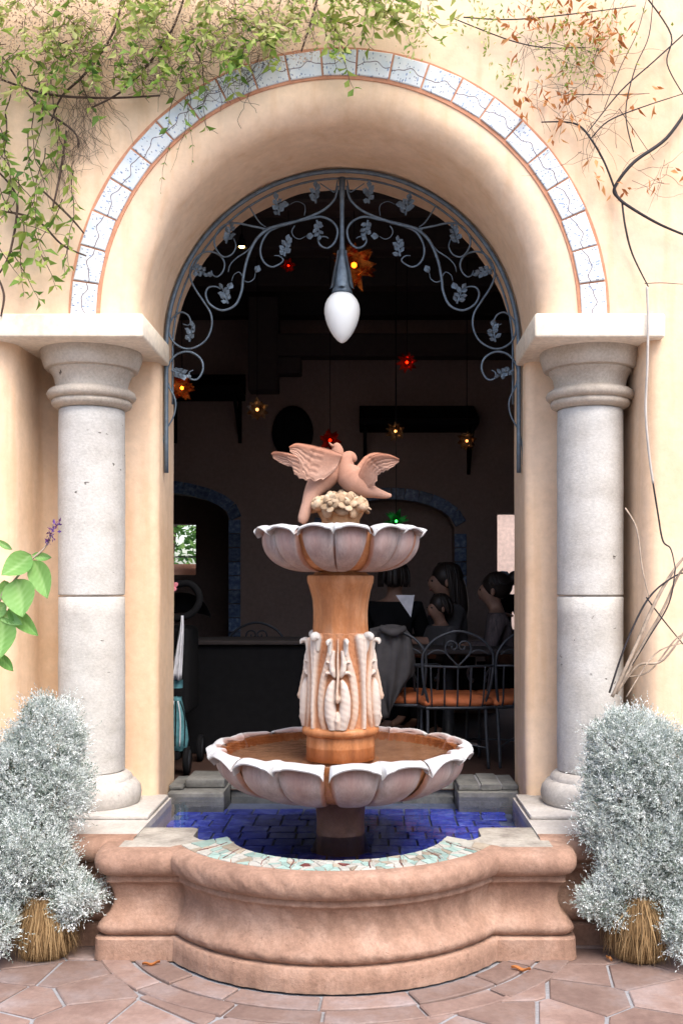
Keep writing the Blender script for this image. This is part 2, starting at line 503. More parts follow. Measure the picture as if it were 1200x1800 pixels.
def painted_tile():
    """white glazed tile with a hand-painted branch along the arch and small blue leaves"""
    m, nt, b = new_mat('painted_tile')
    L = nt.links
    tc = nd(nt, 'ShaderNodeTexCoord')
    oi = nd(nt, 'ShaderNodeObjectInfo')
    sep = nd(nt, 'ShaderNodeSeparateXYZ')
    L.new(tc.outputs['Object'], sep.inputs[0])
    def math_(op, a, bb=None, c=None):
        n = nd(nt, 'ShaderNodeMath', operation=op)
        for i, v in enumerate((a, bb, c)):
            if v is None: continue
            if isinstance(v, (int, float)): n.inputs[i].default_value = v
            else: L.new(v, n.inputs[i])
        return n.outputs[0]
    # branch: z (radial) = wave of x (along the arch)
    ph = math_('MULTIPLY', oi.outputs['Random'], 2.4)
    wv = math_('SINE', math_('ADD', math_('MULTIPLY', sep.outputs[0], 42.0), ph))
    wv2 = math_('SINE', math_('MULTIPLY', sep.outputs[0], 97.0))
    off = math_('ADD', math_('MULTIPLY', wv, 0.013), math_('MULTIPLY', wv2, 0.004))
    dist = math_('ABSOLUTE', math_('SUBTRACT', sep.outputs[2], off))
    br = nd(nt, 'ShaderNodeMapRange'); L.new(dist, br.inputs[0])
    br.inputs[1].default_value = 0.0016; br.inputs[2].default_value = 0.0028; br.inputs[3].default_value = 1; br.inputs[4].default_value = 0
    # leaves: stretched voronoi specks
    add = nd(nt, 'ShaderNodeVectorMath', operation='ADD')
    cmb = nd(nt, 'ShaderNodeCombineXYZ')
    L.new(math_('MULTIPLY', oi.outputs['Random'], 51.0), cmb.inputs[0])
    L.new(tc.outputs['Object'], add.inputs[0]); L.new(cmb.outputs[0], add.inputs[1])
    mp = nd(nt, 'ShaderNodeMapping', Scale=(1.0, 0.0, 0.55), Rotation=(0, 0.5, 0))
    L.new(add.outputs[0], mp.inputs['Vector'])
    masks = []
    for sc, th in ((52, 0.17), (74, 0.15)):
        v = nd(nt, 'ShaderNodeTexVoronoi', Scale=float(sc)); L.new(mp.outputs[0], v.inputs['Vector'])
        r = ramp(nt, [(0.0, (1, 1, 1)), (th, (1, 1, 1)), (th + 0.06, (0, 0, 0))]); L.new(v.outputs['Distance'], r.inputs[0])
        masks.append(r.outputs[0])
    nz = nd(nt, 'ShaderNodeTexNoise', Scale=16.0, Detail=4.0); L.new(add.outputs[0], nz.inputs['Vector'])
    wash = ramp(nt, [(0.45, (0.60, 0.615, 0.61)), (0.75, (0.46, 0.53, 0.58))]); L.new(nz.outputs[0], wash.inputs[0])
    col = mixc(nt, math_('MULTIPLY', masks[0], 0.8), wash.outputs[0], (0.13, 0.20, 0.36))
    col = mixc(nt, math_('MULTIPLY', masks[1], 0.85), col, (0.05, 0.065, 0.13))
    col = mixc(nt, br.outputs[0], col, (0.12, 0.075, 0.085))
    L.new(col, b.inputs['Base Color'])
    b.inputs['Roughness'].default_value = 0.25
    bp = nd(nt, 'ShaderNodeBump', Strength=0.15, Distance=0.003); L.new(nz.outputs[0], bp.inputs['Height']); L.new(bp.outputs[0], b.inputs['Normal'])
    return m
M['painted'] = painted_tile()
MOS = [mineral('mosaic_aqua', [(0.20, 0.31, 0.28), (0.33, 0.42, 0.38)], 12, 0.4, 0.3, 60, rnd=0.2),
       mineral('mosaic_white', [(0.34, 0.33, 0.29), (0.48, 0.47, 0.43)], 12, 0.4, 0.3, 60, rnd=0.1),
       mineral('mosaic_maroon', [(0.10, 0.03, 0.03), (0.20, 0.06, 0.05)], 12, 0.4, 0.3, 60, rnd=0.2),
       mineral('mosaic_tan', [(0.24, 0.20, 0.15), (0.36, 0.31, 0.245)], 12, 0.5, 0.3, 60, rnd=0.2)]

# ------------------------------------------------------------------ ground
g = obj('ground', ([(-60, -60, -0.008), (60, -60, -0.008), (60, 60, -0.008), (-60, 60, -0.008)], [(0, 1, 2, 3)]), M['mortar'], smooth=False)
tag(g, kind='structure')
BC = Vector((0, 4.897))       # centre of the bowed basin wall
R_LIP = 0.859

def clip_poly(poly, nx, ny, c):
    """keep nx*x+ny*y <= c"""
    out = []
    for i in range(len(poly)):
        a, b = poly[i], poly[(i + 1) % len(poly)]
        da, db = nx * a[0] + ny * a[1] - c, nx * b[0] + ny * b[1] - c
        if da <= 0: out.append(a)
        if da * db < 0:
            t = da / (da - db)
            out.append((a[0] + (b[0] - a[0]) * t, a[1] + (b[1] - a[1]) * t))
    return out

def slab(poly, z, parent, name, mat, t=0.03, bev=0.006, shrink=0.0):
    cx = sum(p[0] for p in poly) / len(poly); cy = sum(p[1] for p in poly) / len(poly)
    def ins(p, e):
        d = Vector((p[0] - cx, p[1] - cy)); l = d.length
        d *= max(0.0, (l - e)) / max(l, 1e-6)
        return (d.x, d.y)
    n = len(poly)
    V = [(*ins(p, 0), -t) for p in poly] + [(*ins(p, 0), -bev * 0.7) for p in poly] + [(*ins(p, bev), 0) for p in poly]
    Fc = [tuple(range(2 * n, 3 * n))]
    for i in range(n):
        j = (i + 1) % n
        Fc.append((i, j, n + j, n + i)); Fc.append((n + i, n + j, 2 * n + j, 2 * n + i))
    o = obj(name, (V, Fc), mat, parent, smooth=False, loc=(cx, cy, z))
    o.rotation_euler = (rng.uniform(-.004, .004), rng.uniform(-.004, .004), 0)
    return o

pts = []
sp = 0.30
yy = 1.9
row = 0
while yy < 5.3:
    xx = -3.1 + (row % 2) * sp / 2
    while xx < 3.1:
        pts.append((xx + rng.uniform(-.12, .12), yy + rng.uniform(-.09, .09)))
        xx += sp * rng.uniform(0.85, 1.25)
    yy += sp * 0.8
    row += 1
RING = 1.12
for p in pts:
    if (Vector(p) - BC).length < RING - 0.15 or p[1] > 5.1: continue
    poly = [(p[0] - .5, p[1] - .5), (p[0] + .5, p[1] - .5), (p[0] + .5, p[1] + .5), (p[0] - .5, p[1] + .5)]
    for q in pts:
        if q is p: continue
        dx, dy = q[0] - p[0], q[1] - p[1]
        l = math.hypot(dx, dy)
        if l > 1.1: continue
        nx, ny = dx / l, dy / l
        poly = clip_poly(poly, nx, ny, nx * (p[0] + q[0]) / 2 + ny * (p[1] + q[1]) / 2 - 0.0035 - 0.005 * abs(math.sin(p[0] * 9 + q[1] * 5)))
        if len(poly) < 3: break
    if len(poly) < 3: continue
    d = Vector(p) - BC
    dn = d.normalized()
    poly = clip_poly(poly, -dn.x, -dn.y, -(dn.x * BC.x + dn.y * BC.y) - RING + 0.03)
    if len(poly) < 3: continue
    # drop slivers
    ar = abs(sum(poly[i][0] * poly[(i + 1) % len(poly)][1] - poly[(i + 1) % len(poly)][0] * poly[i][1] for i in range(len(poly)))) / 2
    if ar < 0.004: continue
    slab(poly, rng.uniform(-.003, .001), g, 'flagstone', M['flag'])
for (ra, rb, n0) in ((0.868, 0.985, 9), (1.005, 1.115, 8)):
    a = R(-178)
    while a < R(-2):
        da = R(rng.uniform(14, 24))
        b2 = min(a + da, R(-2))
        k = 5
        poly = [(BC.x + rb * math.cos(a + 0.006 + (b2 - a - 0.012) * i / k), BC.y + rb * math.sin(a + 0.006 + (b2 - a - 0.012) * i / k)) for i in range(k + 1)]
        poly += [(BC.x + ra * math.cos(b2 - 0.006 - (b2 - a - 0.012) * i / k), BC.y + ra * math.sin(b2 - 0.006 - (b2 - a - 0.012) * i / k)) for i in range(k + 1)]
        slab(poly, rng.uniform(.003, .006), g, 'paver', M['flag'])
        a = b2

# ------------------------------------------------------------------ the stuccoed front wall with its arch
ZS = 2.93                      # springing
RO = 0.983
YU, YJ, YB = 5.0, 5.49, 5.92   # upper face, jamb face, inner face
wall = thing('stucco_wall', 'peach stucco wall with deep rounded archway and tiled border', 'wall', (0, 5.0, 0))
XW, ZT = 3.6, 5.6
angs = [PI * i / 120 for i in range(121)]
V, Fc = [], []
rr = 0.13
prof = []
for i in range(7):
    prof.append((None, i / 6.0))
prof += [(1.24, YU), (1.18, YU), (RO + rr + 0.02, YU)]
for i in range(0, 10):
    a = PI / 2 * i / 9
    prof.append((RO + rr - rr * math.sin(a), YU + rr - rr * math.cos(a)))
prof += [(RO - 0.004, 5.25), (RO - 0.004, 5.40), (RO, 5.55), (RO, 5.68), (RO, YB)]
for a in angs:
    ca, sa = math.cos(a), math.sin(a)
    tmax = min(XW / abs(ca) if abs(ca) > 1e-6 else 1e9, (ZT - ZS) / sa if sa > 1e-6 else 1e9)
    for (r_, y_) in prof:
        if r_ is None:
            r_ = tmax + (1.30 - tmax) * y_; y_ = YU
        else:
            r_ += 0.006 * hash3(ca * 1.3, y_, sa * 1.3) if y_ > YU else 0
        V.append((r_ * ca, y_, ZS + r_ * sa))
m_ = len(prof)
for i in range(len(angs) - 1):
    for k in range(m_ - 1):
        Fc.append((i * m_ + k, (i + 1) * m_ + k, (i + 1) * m_ + k + 1, i * m_ + k + 1))
# corners of the rectangle lost by the fan
for s in (1, -1):
    n = len(V)
    V += [(s * XW, YU + 0.001, ZT), (s * XW, YU + 0.001, ZS + 1.5), (s * 1.5, YU + 0.001, ZT)]
    Fc.append((n, n + 1, n + 2))
upper = obj('upper_wall', (V, Fc), M['stucco'], wall)
def plan_curve(s):
    xe, re_ = (1.495, 0.075) if s > 0 else (1.605, 0.14)      # the right niche is narrower
    pl = [(XW, YU), (2.4, YU), (1.80, YU)]
    for i in range(11):
        a = PI / 2 * i / 10
        pl.append((xe + re_ - re_ * math.sin(a), YU + re_ - re_ * math.cos(a)))
    pl += [(xe - .004, 5.3), (xe - .007, 5.40)]
    for i in range(1, 6):
        a = PI / 2 * i / 5
        pl.append((xe - .008 - 0.08 + 0.08 * math.cos(a), 5.41 + 0.08 * math.sin(a)))
    pl += [(1.2, YJ)]
    for i in range(8):
        a = PI / 2 * i / 7
        pl.append((RO + 0.05 - 0.05 * math.sin(a), YJ + 0.05 - 0.05 * math.cos(a)))
    pl += [(RO, 5.68), (RO, YB)]
    return [(s * x, y) for x, y in pl]
for s in (-1, 1):
    pl = plan_curve(s)
    zs = [0, 0.3, 0.52, 0.62, 0.8, 1.2, 1.6, 2.0, 2.4, 2.7, ZS]
    V = []
    for z in zs:
        for (x, y) in pl:
            fl = 0.0
            k = 0.004 * hash3(x, y * 2, z * 1.1)
            flare = 0.05 * max(0, 1 - (z - 0.5) / 0.3) ** 2 if z >= 0.5 else 0.05
            if abs(x) < 1.2 and y < 5.6: y2 = y - flare * 0.6
            else: y2 = y
            V.append((x + (k if y > YU + .02 else 0), y2, z))
    n = len(pl)
    Fc = []
    for i in range(len(zs) - 1):
        for k in range(n - 1):
            q = (i * n + k, i * n + k + 1, (i + 1) * n + k + 1, (i + 1) * n + k)
            Fc.append(q if s < 0 else q[::-1])
    obj('jamb_wall', (V, Fc), M['stucco'], wall)

for s in (-1,):
    xa, xb = sorted((s * 1.50, s * 1.80))
    obj('niche_soffit', box(xa, xb, YU + 0.012, 5.6, 2.905, 2.928), M['stucco'], wall, smooth=False)
# tiled border: terracotta bed with thin edge strips, tiles proud of it
def arc_band(r0, r1, y0, y1, a0, a1, seg, c=(0, ZS)):
    V, Fc = [], []
    for i in range(seg + 1):
        a = a0 + (a1 - a0) * i / seg
        for (r_, y_) in ((r0, y1), (r0, y0), (r1, y0), (r1, y1)):
            V.append((c[0] + r_ * math.cos(a), y_, c[1] + r_ * math.sin(a)))
    for i in range(seg):
        for k in range(4):
            j = (k + 1) % 4
            Fc.append((i * 4 + k, (i + 1) * 4 + k, (i + 1) * 4 + j, i * 4 + j))
    Fc += [(0, 1, 2, 3), tuple(seg * 4 + k for k in (3, 2, 1, 0))]
    return V, Fc
bed = obj('tile_border', arc_band(1.165, 1.318, YU - 0.006, YU + 0.03, 0.004, PI - 0.004, 96), M['terracotta'], wall, smooth=False)
NT = 23
tl = 1.245 * PI / NT
tile_meshes = []
for q in range(3):
    hw, hh = tl / 2 - 0.0045, 0.0615
    ia = hw * (1.245 - hh) / 1.245; oa = hw * (1.245 + hh) / 1.245
    e = 0.004
    V = [(-ia, 0.0, -hh), (ia, 0.0, -hh), (oa, 0.0, hh), (-oa, 0.0, hh)]
    V = [(x, 0.012, z) for x, y, z in V] + [(x, 0.003, z) for x, y, z in V] + [(x * (1 - e / hw), 0.0, z * (1 - e / hh)) for x, y, z in V]
    Fc = [(8, 9, 10, 11)]
    for i in range(4):
        j = (i + 1) % 4
        Fc += [(i, j, 4 + j, 4 + i), (4 + i, 4 + j, 8 + j, 8 + i)]
    me = mesh_from('tile', V, Fc, False); me.materials.append(M['painted'])
    tile_meshes.append(me)
for i in range(NT):
    a = PI * (i + 0.5) / NT
    o = bpy.data.objects.new('tile', tile_meshes[i % 3])
    jr = rng.uniform(-.003, .003)
    o.location = ((1.2415 + jr) * math.cos(a), YU - 0.014 + rng.uniform(-.002, .002), ZS + (1.2415 + jr) * math.sin(a))
    o.rotation_euler = (rng.uniform(-.015, .015), -(a - PI / 2) + rng.uniform(-.01, .01), rng.uniform(-.015, .015))
    link(o, bed)

# imposts
for s, lab in ((-1, 'long cream impost slab over the left column'), (1, 'short cream impost block over the right column')):
    x0, x1 = (0.945, 1.575) if s > 0 else (-3.4, -0.945)
    me = bevel_box(x0, x1, 4.945, 5.60, 2.822, 2.938, 0.012, 3, 0.0012)
    o = obj('impost_block', me, M['impost'], auto=40)
    tag(o, lab, 'impost')

# added unseen house behind the camera; blocks low sky, keeps the room dark
oh = thing('added_house_blocker', 'added unseen peach house behind the viewer, blocking low sky', 'house', (0, -6.2, 0))
obj('facade', box(-9, 9, -6.6, -6.2, 0, 5.2), M['stucco'], oh, smooth=False)
obj('cornice', bevel_box(-9.2, 9.2, -6.7, -6.0, 5.2, 5.45, 0.04, 2), M['impost'], oh, smooth=False)
for wx in (-6, -3, 0, 3, 6):
    wf = obj('window', bevel_box(wx - .55, wx + .55, -6.22, -6.15, 1.2, 2.9, 0.01, 1), M['impost'], oh, smooth=False)
    obj('pane', box(wx - .45, wx + .45, -6.149, -6.14, 1.3, 2.8), M['black'], wf, smooth=False)

# ------------------------------------------------------------------ columns on their ledges
SH = [(0.168, 0.665), (0.1665, 1.0), (0.166, 1.5675)]
def column(s, lab):
    c = (s * 1.287, 5.30, 0)
    t = thing('stone_column', lab, 'column', (c[0], c[1], 0.50), 'columns flanking the archway')
    wb = lambda a, z: 0.0022 * hash3(math.cos(a) * 1.5, math.sin(a) * 1.5 + s, z * 6)
    base = [(0, 0.50), (0.238, 0.50), (0.247, 0.515), (0.252, 0.55), (0.246, 0.585), (0.225, 0.612), (0.206, 0.622), (0.204, 0.632), (0.198, 0.645), (0.184, 0.657), (0.172, 0.665), (0, 0.665)]
    obj('column_base', lathe(base, 72, c, wob=wb), M['ledge'], t, auto=50)
    for (z0, z1) in ((0.665, 1.566), (1.571, 2.527)):
        k = 10
        pr = [(0, z0), (0.160, z0), (0.1655, z0 + 0.006)] + [(0.1665 + 0.0015 * math.sin(PI * i / k), z0 + 0.006 + (z1 - z0 - 0.012) * i / k) for i in range(k + 1)] + [(0.160, z1), (0, z1)]
        obj('column_drum', lathe(pr, 72, c, wob=wb), M['column'], t, auto=50)
    cap = [(0, 2.529), (0.168, 2.529), (0.178, 2.534), (0.196, 2.543), (0.203, 2.555), (0.202, 2.566), (0.196, 2.570), (0.196, 2.574), (0.210, 2.577), (0.221, 2.588), (0.225, 2.602), (0.219, 2.617), (0.204, 2.628), (0.186, 2.633), (0.182, 2.637), (0.182, 2.655), (0.187, 2.680), (0.198, 2.703), (0.210, 2.716), (0.212, 2.718), (0.212, 2.728), (0.232, 2.730), (0.235, 2.733), (0.243, 2.752), (0.251, 2.778), (0.256, 2.80), (0.256, 2.823), (0, 2.823)]
    obj('capital', lathe(cap, 80, c, wob=wb), M['capital'], t, auto=50)
column(-1, 'pitted grey stone column on the left of the archway')
column(1, 'pale grey stone column on the right beside hanging cable')

PROF = [(-0.11, 0.47), (-0.055, 0.470), (-0.03, 0.466), (-0.012, 0.453), (-0.002, 0.434), (0.0, 0.413), (-0.005, 0.390), (-0.018, 0.371), (-0.036, 0.361), (-0.05, 0.358), (-0.05, 0.354), (-0.048, 0.335), (-0.052, 0.328), (-0.062, 0.325), (-0.078, 0.298), (-0.087, 0.262), (-0.084, 0.228), (-0.069, 0.195), (-0.046, 0.172), (-0.029, 0.153), (-0.022, 0.138), (-0.025, 0.122), (-0.036, 0.108), (-0.05, 0.100), (-0.05, 0.097), (-0.022, 0.096), (-0.014, 0.090), (-0.012, 0.0)]
def corner_sweep(s, xin, xout, yfront, yback, zscale=1.0, rc=0.03, wob=0.002):
    """moulded block: front at yfront, outer end at xout, profile offsets outward; flat top"""
    base = 0.0
    path = []      # (pos, normal) with profile offset measured inward-negative
    cx_, cy_ = xout - rc - 0.10, yfront + rc + 0.10
    n = 14
    for i in range(n + 1):
        x = xin + (cx_ - xin) * i / n
        path.append(((x, cy_), (0, -1)))
    for i in range(1, 8):
        a = -PI / 2 + PI / 2 * i / 7
        path.append(((cx_, cy_), (math.cos(a), math.sin(a))))
    for i in range(1, n + 1):
        path.append(((cx_, cy_ + (yback - cy_) * i / n), (1, 0)))
    V, Fc = [], []
    for (p, nn) in path:
        for (o_, z) in PROF:
            d = rc + 0.10 + o_ + wob * hash3(p[0] * 3 + nn[0], p[1] * 3, z * 9)
            # corners stay nearly square low down, rounded on the lip
            nx, ny = nn
            sq = 1.0 if 0.33 < z else 0.85
            k = 1 / max(abs(nx), abs(ny))
            k = 1 + (k - 1) * (0.35 if z > 0.33 else 0.8)
            V.append((s * (p[0] + nx * d * k), p[1] + ny * d * k, z * zscale))
    m = len(PROF)
    for i in range(len(path) - 1):
        for k in range(m - 1):
            q = (i * m + k, i * m + k + 1, (i + 1) * m + k + 1, (i + 1) * m + k)
            Fc.append(q if s < 0 else q[::-1])
    return V, Fc, [V[i * m] for i in range(len(path))]

ledges = []
for s, lab in ((-1, 'grey topped stone ledge under the left column'), (1, 'grey topped stone ledge under the right column')):
    t = thing('stone_ledge', lab, 'ledge', (s * 1.4, 5.0, 0))
    V, Fc, top = corner_sweep(s, 0.918, 2.35, 4.60, 5.46, 1.02)
    obj('moulding', (V, Fc), M['basin'], t, auto=45)
    z = 0.479
    tv = [(s * 0.918, 4.705, z), (s * 2.30, 4.705, z), (s * 2.30, 5.52, z), (s * 0.918, 5.52, z)]
    tv = tv + [(x, y, 0.30) for x, y, _ in tv]
    Fq = [(0, 1, 2, 3), (0, 3, 7, 4), (0, 4, 5, 1)]
    obj('ledge_top', (tv, Fq if s > 0 else [f[::-1] for f in Fq]), M['ledge'], t, smooth=False)
    # low slab the column stands on
    xa, xb = sorted((s * 0.93, s * 1.75))
    obj('column_slab', bevel_box(xa, xb, 4.99, 5.50, 0.478, 0.502, 0.008, 2, 0.001), M['ledge'], t, auto=40)

# ------------------------------------------------------------------ the basin
basin = thing('fountain_basin', 'low pink stone fountain basin with bowed moulded front', 'basin', (0, 4.7, 0))
prof_b = [(R_LIP + o_, z + 0.004) for (o_, z) in PROF]
wb = lambda a, z: 0.0032 * hash3(math.cos(a) * 5, math.sin(a) * 5, z * 11) + 0.0015 * hash3(math.cos(a) * 17, math.sin(a) * 17, z * 31)
prof_d = []
for i in range(len(prof_b) - 1):
    prof_d += [prof_b[i], ((prof_b[i][0] + prof_b[i + 1][0]) / 2, (prof_b[i][1] + prof_b[i + 1][1]) / 2)]
prof_d.append(prof_b[-1])
A0, A1 = -PI / 2 - R(62), -PI / 2 + R(62)
obj('bowed_wall', lathe(prof_d, 160, (BC.x, BC.y, 0), A0, A1, wob=wb), M['basin'], basin, auto=60)
for s in (-1, 1):
    V, Fc, top = corner_sweep(s, 0.52, 1.05 + 0.012, 4.42 - 0.012, 4.87)
    obj('wing_block', (V, Fc), M['basin'], basin, auto=45)
    # flat worn top of the wing with its rounded inner corner
    z = 0.4695
    tp = [(0.46, 4.512), (0.955, 4.512), (0.955, 4.87), (0.74, 4.87)]
    for i in range(5):
        a = PI / 2 + PI / 2 * i / 4
        tp.append((0.72 + 0.04 * math.cos(a) - 0.02, 4.83 + 0.04 * math.sin(a)))
    tp += [(0.66, 4.70), (0.62, 4.64), (0.55, 4.61), (0.46, 4.60)]
    n = len(tp)
    tv = [(s * x, y, z + 0.0015) for x, y in tp] + [(s * x, y, 0.30) for x, y in tp]
    Fq = [tuple(range(n))] + [(i, n + i, n + (i + 1) % n, (i + 1) % n) for i in range(n)]
    obj('wing_top', (tv, Fq if s > 0 else [f[::-1] for f in Fq]), M['rimtop'], basin, smooth=False)
# rim top of the bow, and the pool wall below its inner edge
IC, IR = (0, 4.77), 0.50
V, Fc = [], []
n = 64
for i in range(n + 1):
    u = i / n * 2 - 1
    a = -PI / 2 + u * R(60)
    b_ = -PI / 2 + u * R(78)
    po = (BC.x + (R_LIP - 0.10) * math.cos(a), BC.y + (R_LIP - 0.10) * math.sin(a))
    pi_ = (IC[0] + IR * math.cos(b_), IC[1] + IR * math.sin(b_))
    V += [(po[0], po[1], 0.4735), ((po[0] + pi_[0]) / 2, (po[1] + pi_[1]) / 2, 0.4735), (pi_[0], pi_[1], 0.4735), (pi_[0] * 0.995, pi_[1] + 0.003, 0.466), (pi_[0] * 0.995, pi_[1] + 0.003, 0.29)]
for i in range(n):
    for k in range(4):
        Fc.append((i * 5 + k, (i + 1) * 5 + k, (i + 1) * 5 + k + 1, i * 5 + k + 1))
rimtop = obj('bow_rim_top', (V, Fc), M['rimtop'], basin, auto=40)
# broken-tile mosaic along the rim
def rim_pt(uu, f):
    a = -PI / 2 + uu * R(60); b_ = -PI / 2 + uu * R(78)
    po = Vector((BC.x + (R_LIP - 0.075) * math.cos(a), BC.y + (R_LIP - 0.075) * math.sin(a)))
    pi_ = Vector((IC[0] + IR * math.cos(b_), IC[1] + IR * math.sin(b_)))
    return po.lerp(pi_, f)
mp_ = []
for i in range(46):
    for k in range(3):
        mp_.append((-0.95 + 1.90 * (i + rng.uniform(.1, .9)) / 46 * 1.0, (k + rng.uniform(.15, .85)) / 3 * 0.22))
for p in mp_:
    poly = [(p[0] - .09, max(0.006, p[1] - .12)), (p[0] + .09, max(0.006, p[1] - .12)), (p[0] + .09, min(0.212, p[1] + .12)), (p[0] - .09, min(0.212, p[1] + .12))]
    for q in mp_:
        if q is p: continue
        dx, dy = q[0] - p[0], q[1] - p[1]
        l = math.hypot(dx, dy)
        if l > 0.25: continue
        nx, ny = dx / l, dy / l
        poly = clip_poly(poly, nx, ny, nx * (p[0] + q[0]) / 2 + ny * (p[1] + q[1]) / 2 - 0.0032)
        if len(poly) < 3: break
    if len(poly) < 3: continue
    pts_ = [rim_pt(x, y / 0.22) for x, y in poly]
    kind = rng.choice([0, 0, 1, 1, 1, 3, 3, 0]) if rng.random() > 0.03 else 2
    slab([(v.x, v.y) for v in pts_], 0.4775 + rng.uniform(-.0008, .0008), rimtop, 'mosaic_tile', MOS[kind], 0.006, 0.0012)
# dark red glazed slivers set across it like leaf stems
u = -0.86
while u < 0.88:
    if abs(u) > 0.12:
        sk = 0.055 * (1 if u > 0 else -1)
        for off in (0, 0.022):
            pts_ = [rim_pt(u + off + sk * (f - .5) + 0.010 * math.sin(f * 5 + u * 9), f) for f in (0.12, 0.4, 0.65, 0.88)] + [rim_pt(u + off + 0.0055 + sk * (f - .5) + 0.010 * math.sin(f * 5 + u * 9), f) for f in (0.86, 0.65, 0.4, 0.14)]
            slab([(v.x, v.y) for v in pts_], 0.4792, rimtop, 'glazed_sliver', MOS[2] if off == 0 else MOS[1], 0.005, 0.0006)
    u += rng.uniform(0.16, 0.26)
# pool floor and cobalt tiles
PF = 0.355
pool = obj('pool_floor', ([(-0.93, 6.0, PF), (-0.93, 4.82, PF), (-0.72, 4.82, PF), (-0.60, 4.55, PF), (-0.35, 4.30, PF), (0, 4.22, PF), (0.35, 4.30, PF), (0.60, 4.55, PF), (0.72, 4.82, PF), (0.93, 4.82, PF), (0.93, 6.0, PF)], [tuple(range(11))]), M['grout'], basin, smooth=False)
bt = bevel_box(-0.0645, 0.0645, -0.0625, 0.0625, -0.005, 0.005, 0.002, 1)
btm = mesh_from('pool_tile', *bt, smooth=False); btm.materials.append(M['cobalt'])
btm2 = mesh_from('pool_tile', *bevel_box(-0.0395, 0.0395, -0.0625, 0.0625, -0.005, 0.005, 0.002, 1), smooth=False); btm2.materials.append(M['cobalt'])
j = 0
y = 4.335
while y < 5.76:
    x = -0.92 + (0.0 if j % 2 == 0 else 0.04)
    while x < 0.90:
        big = rng.random() < 0.85
        wd = 0.132 if big else 0.082
        xc = x + wd / 2 + 0.004
        inside = (abs(xc) < 0.90 and y > 4.84) or (abs(xc) < 0.62 and y > 4.62) or ((Vector((xc, y)) - Vector(IC)).length < IR + 0.01)
        if inside:
            o = bpy.data.objects.new('pool_tile', btm if big else btm2)
            o.location = (xc, y + rng.uniform(-.002, .002), PF + 0.006)
            o.rotation_euler = (rng.uniform(-.02, .02), rng.uniform(-.02, .02), rng.uniform(-.012, .012))
            link(o, pool)
        x += wd + 0.008
    y += 0.136
    j += 1
# water in the pool
wv = [(-0.917, 5.70, 0.448), (-0.917, 4.85, 0.448), (-0.60, 4.85, 0.448)]
wv += [(IC[0] + (IR + 0.004) * math.cos(-PI / 2 + R(84) * t), IC[1] + (IR + 0.004) * math.sin(-PI / 2 + R(84) * t), 0.448) for t in [(-1 + i / 16) for i in range(33)]]
wv += [(0.60, 4.85, 0.448), (0.917, 4.85, 0.448), (0.917, 5.70, 0.448)]
wo = obj('pool_water', (wv, [tuple(range(len(wv)))]), M['water'], smooth=False)
tag(wo, kind='structure')

# slate coping at the back of the pool, level with the room beyond
cop = thing('slate_coping', 'dark grey slate coping at the back of the blue pool', 'coping', (0, 5.85, 0.42))
for (xa, xb, ya, yb, za, zb) in ((-0.975, -0.66, 5.68, 6.05, 0.30, 0.474), (-0.975, -0.90, 5.74, 6.05, 0.4745, 0.50), (-0.895, -0.67, 5.80, 6.08, 0.4745, 0.524), (-0.655, -0.33, 5.95, 6.2, 0.30, 0.50), (-0.325, 0.0, 5.95, 6.2, 0.30, 0.497), (0.005, 0.33, 5.95, 6.2, 0.30, 0.50), (0.335, 0.635, 5.95, 6.2, 0.30, 0.502),
                                  (0.64, 0.975, 5.68, 6.05, 0.30, 0.478), (0.645, 0.76, 5.72, 6.04, 0.4785, 0.510), (0.766, 0.88, 5.71, 6.05, 0.4785, 0.513), (0.886, 0.975, 5.715, 6.04, 0.4785, 0.508)):
    obj('coping_stone', bevel_box(xa, xb, ya, yb, za, zb, 0.008, 2, 0.003), M['coping'], cop, auto=40)
for (x, yy_) in ((0.763, 5.73), (0.883, 5.73)):
    obj('mortar_joint', bevel_box(x - .006, x + .006, yy_, 6.02, 0.48, 0.509, 0.001, 1), M['mortar'], cop, smooth=False)

# ------------------------------------------------------------------ the two-tier fountain
FX, FY = 0.01, 4.88
ftn = thing('tiered_fountain', 'two tier carved stone fountain with petal bowls rising from the pool', 'fountain', (FX, FY, 0.30))

def set_stain_and_light(me, cols):
    a = me.color_attributes.new('stain_and_light', 'FLOAT_COLOR', 'POINT')
    a.data.foreach_set('color', np.asarray(cols, dtype=np.float32).ravel())

